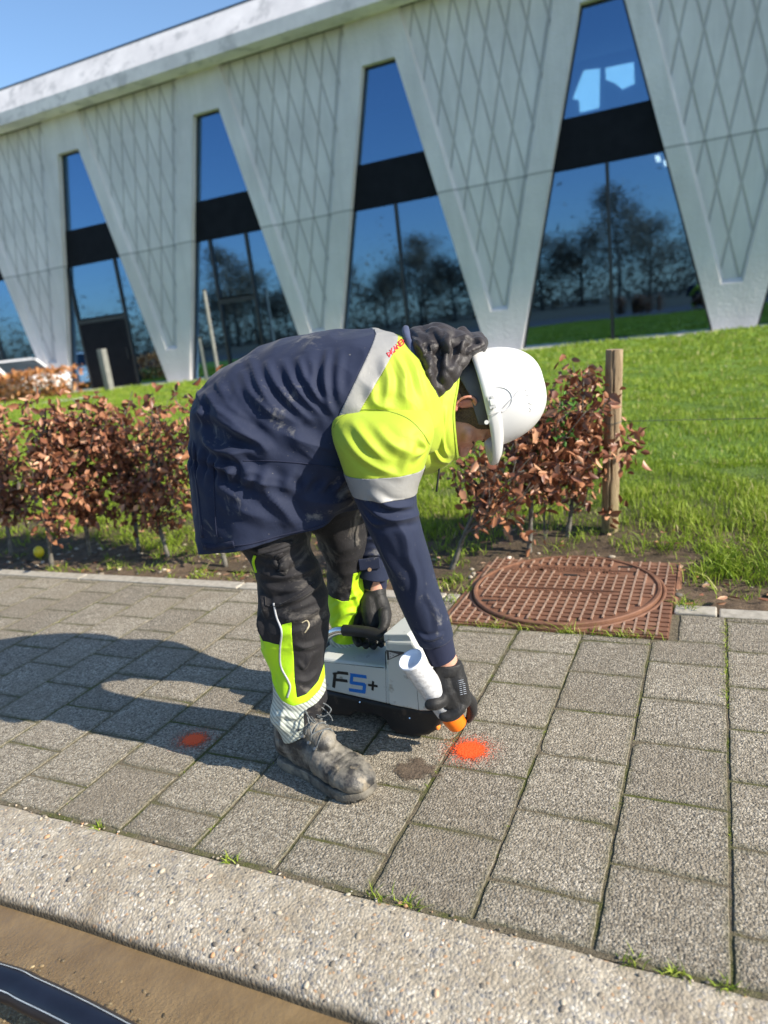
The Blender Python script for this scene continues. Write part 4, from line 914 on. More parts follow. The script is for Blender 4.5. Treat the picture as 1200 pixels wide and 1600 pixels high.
# ================================================================== PERSON
M_NAVY = None
def cloth(name, a, b, sc=6, rough=.75, weave=900, wst=.25, dust=None, sheen=.08, spec=.3, folds=26, fd=.0022):
    m, nt, p = mat(name); v = coords(nt); n = noise(nt, v, sc, 7, .65)
    c = ramp(nt, n, [(.3, a), (.7, b)])
    if dust:
        dn = noise(nt, v, dust[1], 9, .72, .6); c = mix(nt, ramp(nt, dn, [(dust[2], (0, 0, 0)), (dust[2] + .1, (dust[3],) * 3)]), c, dust[0])
        sp = noise(nt, v, 130, 2); c = mix(nt, ramp(nt, sp, [(.73, (0, 0, 0)), (.76, (dust[3] * .8,) * 3)]), c, dust[0])
    lk(nt, c, p.inputs['Base Color']); p.inputs['Roughness'].default_value = rough; p.inputs['Sheen Weight'].default_value = sheen; p.inputs['Sheen Roughness'].default_value = .4
    p.inputs['Specular IOR Level'].default_value = spec
    b1 = bump(nt, p, noise(nt, v, folds * 1.5, 5, .55, 1.1), .42, fd); bump(nt, p, noise(nt, v, weave, 2), wst, .0008, b1); return m
M_NAVY = cloth('navy_fabric', (.012, .018, .042), (.022, .029, .060), dust=((.30, .29, .26), 8, .585, .5), rough=.78, spec=.25)
M_YEL = cloth('hi_vis_fabric', (.36, .46, .034), (.42, .53, .048), dust=((.40, .46, .08), 10, .64, .45), rough=.6, sheen=.1)
M_YELG = cloth('hi_vis_green', (.40, .70, .012), (.48, .78, .02), rough=.6, sheen=.1, dust=((.42, .5, .1), 12, .66, .4))
M_REFL = cloth('reflective_tape', (.25, .245, .235), (.33, .325, .31), rough=.42, sheen=0, folds=40, fd=.002, dust=((.25, .24, .2), 14, .62, .4))
M_CUFF = cloth('knit_cuff', (.010, .014, .035), (.018, .022, .05), rough=.85)
M_BLK = cloth('black_work_trousers', (.010, .010, .012), (.024, .022, .024), rough=.72, dust=((.20, .18, .155), 8, .56, .55), folds=34, fd=.004)
M_QUILT = cloth('hood_lining', (.020, .017, .018), (.045, .038, .038), rough=.52, sheen=.1, spec=.4, folds=30, fd=.006)
M_GLOVE = cloth('black_glove', (.014, .014, .015), (.030, .029, .029), rough=.55, sheen=.1, folds=60, fd=.004, dust=((.10, .10, .10), 14, .62, .4))
def mat_skin():
    m, nt, p = mat('skin'); v = coords(nt); n = noise(nt, v, 22, 5)
    c = ramp(nt, n, [(.3, (.52, .25, .17)), (.7, (.66, .36, .26))]); at = nd(nt, 'Attribute'); at.attribute_name = 'tint'
    c = mix(nt, ramp(nt, at.outputs['Fac'], [(0, (0, 0, 0)), (1, (1, 1, 1))]), c, (.50, .14, .10)); lk(nt, c, p.inputs['Base Color'])
    p.inputs['Roughness'].default_value = .5; p.inputs['Subsurface Weight'].default_value = .12; p.inputs['Subsurface Radius'].default_value = (.01, .004, .002); p.inputs['Subsurface Scale'].default_value = .5
    bump(nt, p, noise(nt, v, 300, 3), .3, .0006); return m
M_SKIN = mat_skin()
PO = np.array([-.93, 1.50, 0.])
person = empty('person', PO, 'worker in navy and hi-vis yellow jacket and white helmet, bending over to spray the pavers', 'person')
def garment(name, V, F, m, parent, field=None, off=0., th=.0028, smooth=True, label=None):
    T = tri(F)
    if off: V = V + off * vnorm(V, T)
    if field is not None: V, T, _ = clip(V, T, field)
    return obj(name, (V, T), m, parent, smooth=smooth, solid=th, label=label)
def patch(V, F, poly, v0=-.2, v1=None):
    """signed distance of the vertices to a pattern piece drawn in the side plane of the body"""
    P = np.array([W(x, y, v0) for x, y in poly]); q = np.stack([(P - BO) @ E1, P[:, 2]], -1)
    X = np.stack([(V - BO) @ E1, V[:, 2]], -1); n = len(q); d = np.full(len(X), 1e9); ins = np.zeros(len(X), bool)
    for i in range(n):
        a, b = q[i], q[(i + 1) % n]; ab = b - a; t = np.clip((X - a) @ ab / (ab @ ab + 1e-12), 0, 1); d = np.minimum(d, np.linalg.norm(X - a - t[:, None] * ab, axis=1))
        c = ((a[1] > X[:, 1]) != (b[1] > X[:, 1])) & (X[:, 0] < (b[0] - a[0]) * (X[:, 1] - a[1]) / (b[1] - a[1] + 1e-12) + a[0]); ins ^= c
    return np.where(ins, d, -d)
# ---- jacket torso
TS = [(316, 842, 566, 770, 0, .235, .82), (309, 800, 575, 758, 0, .235, .84), (304, 740, 588, 742, 0, .23, .86), (302, 680, 603, 735, 0, .23, .88), (310, 622, 612, 726, 0, .228, .9), (345, 578, 628, 720, 0, .225, .92),
      (405, 546, 640, 716, 0, .225, .92), (470, 528, 652, 712, 0, .228, .92), (535, 518, 664, 708, 0, .228, .92), (592, 517, 675, 704, 0, .222, .92), (632, 527, 686, 700, 0, .19, .95), (660, 548, 694, 702, 0, .14, 1), (678, 572, 699, 706, 0, .09, 1)]
V, F, S, TH = loft(TS, 250, 300)
N0 = vnorm(V, tri(F)); sgn = np.sign(((V - V.mean(0)) * N0).sum(1).mean())
if sgn < 0: F = F[:, ::-1]; N0 = -N0
def z1(x, y): return (280 + x / 3, 490 + y / 3)
def z2(x, y): return (500 + x / 3, 480 + y / 3)
FOLD = [([z1(300, 270), z1(340, 370), z1(410, 450), z1(480, 500)], .013, .010), ([z1(330, 210), z1(370, 330), z1(440, 430), z1(540, 510)], .013, .011), ([z1(410, 230), z1(450, 320), z1(530, 420), z1(620, 500)], .011, .010),
        ([z1(490, 220), z1(530, 320), z1(590, 400), z1(670, 480)], .011, .010), ([z1(560, 210), z1(590, 300), z1(640, 380), z1(700, 450)], .012, .009), ([z1(695, 170), z1(685, 290), z1(695, 390), z1(720, 470)], .012, .009), ([z1(620, 230), z1(630, 330), z1(660, 410)], .008, .008), ([z1(760, 180), z1(745, 300), z1(750, 400)], .006, .010),
        ([z1(115, 340), z1(170, 430), z1(260, 500), z1(350, 570)], .024, .014), ([z1(75, 470), z1(160, 480), z1(270, 545), z1(380, 600), z1(420, 650)], .020, .013), ([z1(110, 560), z1(150, 620), z1(240, 650), z1(380, 640)], .018, .013), ([z1(150, 690), z1(240, 740), z1(370, 780), z1(510, 815)], .020, .014),
        ([z1(250, 640), z1(320, 720), z1(460, 770)], .014, .012), ([z1(370, 800), z1(440, 860), z1(500, 930), z1(545, 1000)], .014, .016), ([z1(95, 380), z1(120, 450), z1(110, 540)], .012, .012), ([z1(180, 330), z1(240, 430), z1(330, 500)], .010, .012),
        ([z1(210, 880), z1(320, 930), z1(420, 960)], .008, .015), ([z1(170, 800), z1(260, 850), z1(330, 900)], .009, .014), ([z1(560, 620), z1(660, 700), z1(760, 740)], .012, .02), ([z1(480, 560), z1(600, 600), z1(740, 640)], .012, .018), ([z1(560, 860), z1(660, 880), z1(780, 870)], .010, .02),
        ([z1(960, 230), z1(980, 320), z1(960, 430)], .008, .010), ([z1(1010, 200), z1(1050, 300), z1(1060, 420)], .009, .010), ([z1(1070, 190), z1(1110, 310), z1(1150, 430)], .009, .009), ([z1(900, 330), z1(920, 420), z1(1010, 440)], .007, .012)]
D = ridges(V, foldlines(V, F, FOLD))
lump = waves(V, 2.2, seed=61) * .006 + waves(V, 5.5, seed=62) * .0015
r1 = waves(V, 4, seed=63, aniso=(1.3, 1, .7)); D += .0012 * (1 - 2 * np.abs(waves(V, 11, seed=64, aniso=(1.2, .6, .9)))) + .0022 * (1 - 1.8 * np.abs(waves(V, 5, seed=65, aniso=(1.3, .5, .6)))) * np.clip(S / 3, .2, 1); D += lump * np.clip(S / 1.5, .4, 1) + .002 * (1 - np.abs(r1)) * (S < 9)
# hem flutter and drawcord gathers at the back waist
D += .010 * np.sin(TH * 9 + 1) * np.exp(-S / 1.1) + .007 * np.sin(TH * 41) * np.exp(-((S - 2.6) / .35) ** 2) - .008 * np.exp(-((S - 2.6) / .12) ** 2) * (np.cos(TH) > .2)
V = V + D[:, None] * N0
# boundaries: silver band across the upper back
def bandf(line):                       # >0 on the neck side of a slanted section drawn on the photo
    P = onto(V, tri(F).tolist(), line); c = P.mean(0); d = nrm(P[-1] - P[0]); nn = nrm(np.cross(d, E2)); 
    if nn @ E1 < 0: nn = -nn
    base = (V - c) @ nn - 3.2 * np.maximum(0, (V - P[-1]) @ d - .022); bow = ((V - c) @ E2) ** 2 * .35; return base + bow - ((P[len(P) // 2] - c) @ nn) * .5
fA = bandf([(596, 524), (570, 560), (551, 600), (540, 645)]); fB = bandf([(630, 532), (604, 562), (584, 602), (571, 643)])
# the band is a cylinder-like cut: use distance along the spine parameter instead where the fold noise would break it
jk = garment('jacket', V, F, M_NAVY, person, -fA)
garment('reflective_band', V, F, M_REFL, jk, np.minimum(fA, -fB), .0016)
garment('shoulder_panel', V, F, M_YEL, jk, fB)
VT, FT = V, F
# piping seam lines on the torso
def seam(pts, r, m, name, parent, VF, lift=.0012, n=60, seg=6):
    P = onto(VF[0], tri(VF[1]).tolist(), cr([(a, b) for a, b in pts], 24)); 
    if len(P) < 3: return None
    Nn = nrm(CP - P.mean(0)); P = P + lift * Nn; return obj(name, tube(P, r, seg, n), m, parent, smooth=True)
seam([z1(130, 1085), z1(300, 1085), z1(480, 1040), z1(640, 1000), z1(800, 935)], .0016, M_CUFF, 'hem_seam', jk, (V, F), .0006)
seam([z1(160, 700), z1(165, 850), z1(175, 1030), z1(200, 1050)], .0014, M_CUFF, 'side_seam', jk, (V, F), .0006)
seam([z1(300, 690), z1(420, 690), z1(560, 700), z1(740, 720)], .0013, M_CUFF, 'pocket_seam', jk, (V, F), .0004)
VJ, FJ = V, F
# elastic edge and zip at the open back vent of the hem
def onS(pts, w_, m, name, parent, VF, lift=.002, th=.0015, rows=None):
    """narrow cloth strip following a line on a surface; its normal is the surface's"""
    b = BVHTree.FromPolygons(VF[0].tolist(), tri(VF[1]).tolist()); L = cr(pts, 40); A = []
    for i, (x, y) in enumerate(L):
        d = nrm(ray(x, y)); h = b.ray_cast(Vector(CP), Vector(d))
        if h[0] is None: continue
        nn = np.array(h[1]); nn = nn if nn @ d < 0 else -nn; A.append((np.array(h[0]), nn))
    P = np.array([a[0] for a in A]); t = np.gradient(P, axis=0); V_ = []
    for (p_, n_), tt in zip(A, t): s = nrm(np.cross(nrm(tt), n_)); V_ += [p_ + n_ * lift - s * w_ / 2, p_ + n_ * lift + s * w_ / 2]
    Fq = [(2 * i, 2 * i + 1, 2 * i + 3, 2 * i + 2) for i in range(len(A) - 1)]; return obj(name, (np.array(V_), Fq), m, parent, smooth=True, solid=th)
onS([(317, 853), (335, 855), (366, 850)], .016, M_CUFF, 'hem_tab', jk, (VJ, FJ), .002, .002)
onS([(302, 690), (304, 730), (310, 780), (316, 840)], .010, M_CUFF, 'vent_edge', jk, (VJ, FJ), .001, .002)
# ---- sleeves
def sleeve(secs, ns, ntt, seed, spec):
    V, F, S, TH = loft(secs, ns, ntt); N = vnorm(V, tri(F)); c = V.reshape(ns, ntt, 3).mean(1).repeat(ntt, 0)
    if ((V - c) * N).sum(1).mean() < 0: F = F[:, ::-1]; N = -N
    D = waves(V, 3, seed=seed) * .004 + waves(V, 8, seed=seed + 1) * .0008
    if spec: D += ridges(V, foldlines(V, F, spec))
    return V + D[:, None] * N, F, S, TH
NS = [(534, 632, 650, 630, -.10, .05, 1), (518, 645, 666, 640, -.17, .098, .95), (519, 682, 677, 674, -.213, .108, .92), (532, 720, 666, 720, -.225, .098, .92), (547, 757, 652, 762, -.232, .088, .95), (562, 795, 654, 797, -.235, .08, .95), (577, 832, 662, 826, -.238, .078, .95), (597, 880, 675, 868, -.235, .072, .95), (618, 932, 689, 922, -.228, .064, .95), (638, 972, 700, 958, -.222, .056, .95), (655, 1006, 708, 990, -.218, .047, 1)]
FS = [([z2(105, 590), z2(170, 680), z2(270, 750), z2(370, 790)], .008, .010), ([z2(150, 540), z2(230, 640), z2(320, 730)], .008, .012), ([z2(260, 560), z2(330, 640), z2(440, 690)], .008, .012), ([z2(440, 640), z2(400, 720), z2(380, 780)], .006, .010), ([z2(460, 610), z2(480, 660), z2(440, 700)], .012, .008),
      ([z2(250, 880), z2(330, 930), z2(440, 935)], .011, .009), ([z2(220, 930), z2(320, 990), z2(440, 980), z2(470, 950)], .011, .010), ([z2(210, 960), z2(260, 1010), z2(330, 1020)], .007, .008), ([z2(350, 1000), z2(400, 1080), z2(420, 1200)], .007, .012), ([z2(270, 1080), z2(310, 1180), z2(380, 1300)], .006, .013),
      ([(640, 870), (652, 905), (648, 945)], .006, .010), ([(650, 985), (668, 997), (690, 992)], .007, .006), ([(668, 930), (680, 955), (684, 985)], .005, .008)]
V, F, S, TH = sleeve(NS, 240, 170, 71, FS); VN, FN, SN = V, F, S
wob = .10 * np.cos(TH) + .12 * np.sin(TH * 1.)
f1 = 3.33 - S + .18 * np.cos(TH) ; f2 = 4.25 - S + .12 * np.cos(TH)
garment('sleeve', V, F, M_NAVY, jk, -f2, th=.0025)
garment('shoulder_panel', V, F, M_YEL, jk, f1)
garment('reflective_band', V, F, M_REFL, jk, np.minimum(-f1, f2), .0018)
def cuff(a, b, vc, hw, par):
    V, F, S, TH = loft([(*a, vc, hw, 1), ((a[0] * .5 + b[0] * .5), (a[1] + b[1]) / 2, (a[2] + b[2]) / 2, (a[3] + b[3]) / 2, vc, hw * .97, 1), (*b, vc, hw * .93, 1)], 30, 80)
    N = vnorm(V, tri(F)); c = V.reshape(30, 80, 3).mean(1).repeat(80, 0); F = F if ((V - c) * N).sum(1).mean() > 0 else F[:, ::-1]
    V = V + (.0006 * np.sin(TH * 40))[:, None] * nrm(E2); return obj('cuff', (V, tri(F)), M_CUFF, par, smooth=True, solid=.003)
seam([(521, 668), (533, 652), (556, 642), (585, 640), (615, 645), (640, 656), (660, 676), (671, 694)], .0011, mottle('seam_stitching', (.14, .18, .02), (.2, .25, .03), 60, .8), 'armhole_seam', jk, (np.vstack([VT, VN]), np.vstack([tri(FT), tri(FN) + len(VT)])), .0002, 120)  # dark stitched line along the armhole
cuff((656, 1004, 706, 988), (671, 1037, 712, 1020), -.218, .040, jk)
# far arm
FSn = [(560, 690, 650, 680, .12, .09, .95), (552, 760, 640, 755, .19, .09, .95), (553, 815, 622, 812, .185, .08, .95), (554, 855, 615, 852, .165, .07, 1), (556, 893, 607, 900, .15, .06, 1)]
V, F, S, TH = sleeve(FSn, 120, 120, 81, [([(560, 870), (585, 866), (606, 872)], .006, .006), ([(558, 850), (580, 842), (604, 850)], .006, .008)])
garment('sleeve', V, F, M_NAVY, jk); cuff((557, 892, 606, 899), (564, 914, 604, 918), .148, .042, jk)
pk = W(577, 878, .078); obj('pocket_flap', obox(W(577, 881, .085), E1 * .030, E2 * .003, E3 * .017), M_NAVY, jk, bevel=.003); obj('button', tube([W(577.5, 890, .079), W(577.5, 890, .072)], .0055, 14), mottle('brass_button', (.45, .25, .12), (.6, .36, .18), 9, .35, metallic=.8), jk, smooth=False)
# ---- collar
CS = [(655, 548, 660, 742, 0, .150, 1), (676, 556, 676, 737, 0, .135, 1), (700, 566, 694, 728, 0, .115, 1), (716, 573, 713, 715, 0, .096, 1)]
V, F, S, TH = loft(CS, 90, 160); N = vnorm(V, tri(F)); c = V.reshape(90, 160, 3).mean(1).repeat(160, 0)
if ((V - c) * N).sum(1).mean() < 0: F = F[:, ::-1]; N = -N
V = V + (waves(V, 4, seed=91) * .004 + waves(V, 10, seed=92) * .002 + ridges(V, foldlines(V, F, [([(690, 600), (684, 650), (690, 700)], .008, .008), ([(700, 640), (690, 690), (700, 715)], .006, .006), ([(672, 690), (684, 715), (700, 722)], .008, .007)])))[:, None] * N
# scoop the front edge of the collar (ear and cheek show)
sc = 3 - S - .62 * np.exp(-((np.angle(np.exp(1j * (TH - 3 * np.pi / 2)))) / .8) ** 2); sc = np.maximum(sc, -9)
V_c, T_c, _ = clip(V, tri(F), sc + .0); col_ = obj('collar', (V_c, T_c), M_YEL, jk, smooth=True, solid=.006)
kk = np.where(np.abs((sc)) < .0)[0]
garment('collar_binding', V, F, cloth('green_edge', (.30, .42, .03), (.36, .5, .04)), jk, np.minimum(sc, .16 - sc), .0018, th=.004)
# ---- hood (quilted black lining turned out, navy shell edge)
hd = [ellip(W(655, 545, 0), E1 * .030, E2 * .125, E3 * .050), ellip(W(682, 538, 0), E1 * .050, E2 * .12, E3 * .048), ellip(W(716, 543, 0), E1 * .055, E2 * .10, E3 * .036), ellip(W(742, 537, 0), E1 * .026, E2 * .085, E3 * .022),
      capsule([W(655, 555, -.08), W(668, 585, -.115), W(676, 618, -.125)], [.032, .026, .012], 14, 12), capsule([W(700, 555, -.07), W(692, 585, -.105), W(680, 610, -.12)], [.034, .026, .012], 14, 12), capsule([W(722, 548, -.05), W(712, 572, -.085), W(694, 600, -.11)], [.026, .022, .012], 14, 12),
      capsule([W(655, 555, .08), W(672, 600, .12)], [.032, .02], 12), capsule([W(712, 555, .07), W(690, 600, .11)], [.034, .02], 12)]
V, F = remesh(hd, .0045, 5); T = tri(F); N = vnorm(V, T)
hf = [([(641, 520), (660, 545), (668, 580), (673, 615)], .012, .008), ([(668, 508), (684, 530), (690, 560), (683, 595)], -.016, .008), ([(660, 512), (672, 540), (670, 575), (674, 600)], .013, .008), ([(690, 506), (700, 530), (695, 560), (688, 590)], .014, .009), ([(716, 512), (706, 528), (714, 545), (704, 570)], -.014, .008), ([(735, 518), (722, 540), (712, 560), (696, 590)], .012, .008), ([(700, 512), (722, 520), (745, 522)], .010, .007), ([(705, 535), (728, 530), (752, 535)], -.012, .007), ([(728, 552), (740, 545), (757, 540)], .009, .006), ([(655, 570), (662, 578), (676, 582)], -.007, .004), ([(650, 535), (664, 540), (680, 530)], -.006, .004)]
V = V + (ridges(V, foldlines(V, F, hf)) + .0045 * (1 - 1.6 * np.abs(waves(V, 4, seed=95))) + .0050 * np.sqrt(np.abs(np.sin((V @ E1 + .7 * V[:, 2] + .35 * (V @ E2) + .012 * waves(V, 5, seed=99)) * 3.1416 / .036) * np.sin((V @ E1 * .7 - V[:, 2] + .3 * (V @ E2) + .012 * waves(V, 5, seed=100)) * 3.1416 / .044))) + waves(V, 14, seed=96) * .0016)[:, None] * N
hood = obj('hood', (V, T), M_QUILT, jk, smooth=True)
rimp = [W(634, 513, .0), W(637, 530, -.06), W(645, 556, -.105), W(657, 585, -.13), (W(672, 612, -.137)), W(678, 627, -.135)]
V, F = tube(rimp, [.008, .0095, .009, .0085, .007, .004], 14, 80); V += (waves(V, 16, seed=97) * .002)[:, None] * E1
obj('hood_edge', (V, F), cloth('blue_grey_binding', (.045, .058, .11), (.07, .085, .15), spec=.4), hood, smooth=True)
# stitched red letters on the upper back, half folded away (unreadable)
M_RED = mottle('red_print', (.42, .012, .03), (.55, .02, .04), 40, .6)
bl = BVHTree.FromPolygons(VT.tolist(), tri(FT).tolist()); ltr = []
def glyph(px, py, ax, ay, strokes, sz):
    for (x0_, y0_, x1_, y1_) in strokes:
        q = []
        for t in np.linspace(0, 1, 5):
            x_ = (x0_ + (x1_ - x0_) * t) * sz; y_ = (y0_ + (y1_ - y0_) * t) * sz; h = bl.ray_cast(Vector(CP), Vector(nrm(ray(px + ax[0] * x_ + ay[0] * y_, py + ax[1] * x_ + ay[1] * y_))))
            if h[0] is not None: q.append(np.array(h[0]) + .0020 * nrm(CP - np.array(h[0])))
        if len(q) > 2: ltr.append(tube(q, .0017, 6))
axd, ayd = (.72, -.69), (.55, .84)
for i, st_ in enumerate([[(0, 0, 0, 1), (0, 0, .7, .5), (.7, .5, 0, 1)], [(0, 0, 0, 1), (0, .5, .7, 0), (0, .5, .7, 1)], [(0, 1, .35, 0), (.35, 0, .7, 1), (.15, .6, .55, .6)], [(0, 0, 0, 1), (0, 0, .7, 1), (.7, 0, .7, 1)], [(0, 0, 0, 1), (0, 0, .7, 0), (0, .5, .6, .5), (0, 1, .7, 1)], [(0, 0, 0, 1), (.7, 0, .7, 1), (0, .5, .7, .5)]]):
    glyph(604 + i * 4.6, 552 - i * 4.4, axd, ayd, st_, 7.5)
if ltr: obj('back_print', join(ltr), M_RED, jk, smooth=True)
# black drawcords hanging from the open collar
M_CORD = mottle('black_cord', (.01, .01, .01), (.025, .025, .028), 40, .6)
obj('drawcord', tube([W(650, 742, -.10), W(668, 728, -.08), W(690, 709, -.06)], [.006, .005, .004], 10, 20), M_CORD, jk, smooth=True)
obj('drawcord', tube([W(688, 708, -.06), W(686, 735, -.06), W(682, 768, -.06)], [.0025, .0025, .0028], 8, 20), M_CORD, jk, smooth=True)
obj('chin_flap', prism([W(648, 738, -.095), W(672, 712, -.08), W(692, 703, -.06), W(690, 712, -.06), W(676, 722, -.075), W(655, 745, -.09)], E2 * .012), M_CORD, jk)

# ---- trousers
def leg(secs, seed, spec, nm_):
    V, F, S, TH = loft(secs, 220, 150); N = vnorm(V, tri(F)); c = V.reshape(220, 150, 3).mean(1).repeat(150, 0)
    if ((V - c) * N).sum(1).mean() < 0: F = F[:, ::-1]; N = -N
    D = waves(V, 4, seed=seed) * .005 + waves(V, 10, seed=seed + 1) * .003 + .004 * (1 - 1.5 * np.abs(waves(V, 6, seed=seed + 2, aniso=(.6, .6, 1.6))))
    if spec: D += ridges(V, foldlines(V, F, spec))
    return V + D[:, None] * N, F, S, TH
def z5(x, y): return (360 + x / 4.445, 820 + y / 4.445)
LN = [(345, 760, 486, 758, -.10, .10, .95), (374, 842, 484, 832, -.125, .092, .95), (396, 893, 494, 880, -.135, .086, .95), (402, 935, 504, 925, -.14, .083, .95), (404, 972, 508, 965, -.143, .082, .95), (415, 1004, 509, 998, -.146, .076, .95), (423, 1045, 509, 1040, -.15, .072, .95), (428, 1082, 511, 1072, -.155, .072, .95), (424, 1112, 508, 1098, -.16, .068, .95), (441, 1152, 500, 1118, -.168, .055, 1)]
LS = [([z5(190, 330), z5(330, 370), z5(500, 330), z5(600, 280)], .009, .010), ([z5(250, 560), z5(400, 530), z5(540, 450), z5(610, 400)], .012, .008), ([z5(330, 640), z5(450, 650), z5(560, 600), z5(640, 540)], .008, .010), ([z5(190, 470), z5(230, 540), z5(240, 620)], .012, .010), ([z5(200, 620), z5(215, 720), z5(250, 820)], .010, .010),
      ([z5(440, 830), z5(520, 850), z5(640, 820)], .006, .008), ([z5(470, 960), z5(520, 1000), z5(560, 920)], .006, .006), ([z5(460, 1080), z5(540, 1090), z5(620, 1030)], .006, .008), ([z5(290, 1010), z5(300, 1080), z5(330, 1150)], .005, .006), ([z5(310, 1330), z5(380, 1320), z5(450, 1340), z5(520, 1310)], .007, .007), ([z5(370, 1280), z5(360, 1380), z5(410, 1440)], .006, .006), ([z5(290, 200), z5(330, 290), z5(420, 280)], .007, .007), ([z5(140, 170), z5(280, 200), z5(430, 150)], .008, .008)]
VL, FL, SL, TL = leg(LN, 101, LS, 'n')
pY = [(398, 1007), (438, 1008), (440, 976), (456, 970), (457, 1005), (460, 1060), (464, 1089), (478, 1086), (496, 1072), (507, 1050), (525, 1045), (525, 1062), (509, 1068), (498, 1084), (480, 1096), (458, 1101), (440, 1095), (424, 1081), (400, 1075)]
pR = [(395, 1078), (424, 1081), (440, 1095), (458, 1101), (480, 1096), (498, 1084), (512, 1066), (530, 1062), (530, 1170), (395, 1170)]
fY = patch(VL, FL, pY, -.22); fR = patch(VL, FL, pR, -.22)
tr_ = garment('trousers', VL, FL, M_BLK, person, -np.maximum(fY, fR))
garment('hi_vis_panel', VL, FL, M_YELG, tr_, fY, .0008)
m, nt, p = mat('ribbed_reflective'); v = coords(nt, (1, 1, 1)); wv = nd(nt, 'TexWave'); wv.inputs['Scale'].default_value = 42; wv.inputs['Distortion'].default_value = 1.5; wv.bands_direction = 'DIAGONAL'; lk(nt, v, wv.inputs['Vector'])
c = ramp(nt, wv.outputs['Fac'], [(.25, (.30, .32, .28)), (.5, (.52, .55, .48))]); c = mix(nt, ramp(nt, noise(nt, v, 11, 7, .7), [(.55, (0, 0, 0)), (.7, (.6, .6, .6))]), c, (.28, .27, .22)); lk(nt, c, p.inputs['Base Color']); p.inputs['Roughness'].default_value = .45; bump(nt, p, wv.outputs['Fac'], .4, .001)
M_RIB = m
fb_ = patch(VL, FL, [(481, 1106), (495, 1100), (515, 1085), (515, 1135), (476, 1135), (475, 1112)], -.22)
garment('reflective_cuff', VL, FL, M_RIB, tr_, np.minimum(fR - .0008, -fb_), .001)
garment('cuff_patch', VL, FL, M_BLK, tr_, np.minimum(fb_, fR), .0022)
M_PIPING = mottle('grey_piping', (.30, .31, .33), (.42, .43, .45), 40, .4)
seam([z5(300, 545), z5(320, 640), z5(355, 740), z5(345, 860), z5(350, 980), z5(400, 1080), z5(415, 1130), z5(395, 1200)], .0028, M_PIPING, 'piping', tr_, (VL, FL), .0012)
seam([z5(170, 215), z5(160, 260), z5(180, 330)], .004, M_YELG, 'pocket_edge', tr_, (VL, FL), .001)
seam([z5(250, 560), z5(330, 560), z5(450, 500), z5(580, 400)], .0022, M_BLK, 'kneepad_seam', tr_, (VL, FL), .001)
seam([z5(240, 500), z5(245, 560)], .002, M_BLK, 'kneepad_seam', tr_, (VL, FL), .001)
onS([z5(330, 200), z5(375, 260), z5(350, 345)], .022, M_BLK, 'pocket_flap', tr_, (VL, FL), .006, .004)
onS([z5(190, 190), z5(300, 170), z5(430, 120)], .014, M_BLK, 'pocket_flap', tr_, (VL, FL), .005, .004)
onS([z5(495, 680), z5(530, 665), z5(545, 700), z5(515, 750)], .004, mottle('paint_scuff', (.30, .26, .18), (.4, .36, .26), 60, .8), 'scuff', tr_, (VL, FL), .0012, .0006)
LF = [(440, 765, 580, 765, .10, .10, .95), (494, 835, 574, 835, .14, .085, .95), (512, 882, 572, 882, .16, .078, .95), (515, 925, 569, 925, .17, .075, .95), (515, 965, 566, 965, .172, .07, .95), (517, 1010, 564, 1010, .175, .068, .95), (520, 1052, 566, 1048, .178, .066, .95), (530, 1082, 562, 1066, .18, .055, 1)]
V, F, S, TH = leg(LF, 121, [([(522, 950), (540, 935), (560, 925)], .006, .007), ([(520, 975), (545, 955), (562, 960)], .006, .008), ([(548, 915), (555, 935), (560, 950)], .005, .006)], 'f')
fY2 = patch(V, F, [(500, 934), (545, 938), (549, 920), (552, 893), (590, 893), (590, 1010), (500, 1010)], .10); fR2 = patch(V, F, [(500, 1010), (590, 1010), (590, 1110), (500, 1110)], .10)
garment('trouser_leg', V, F, M_BLK, tr_, -np.maximum(fY2, fR2)); garment('hi_vis_panel', V, F, M_YELG, tr_, fY2, .0008); garment('reflective_cuff', V, F, M_RIB, tr_, fR2, .001)

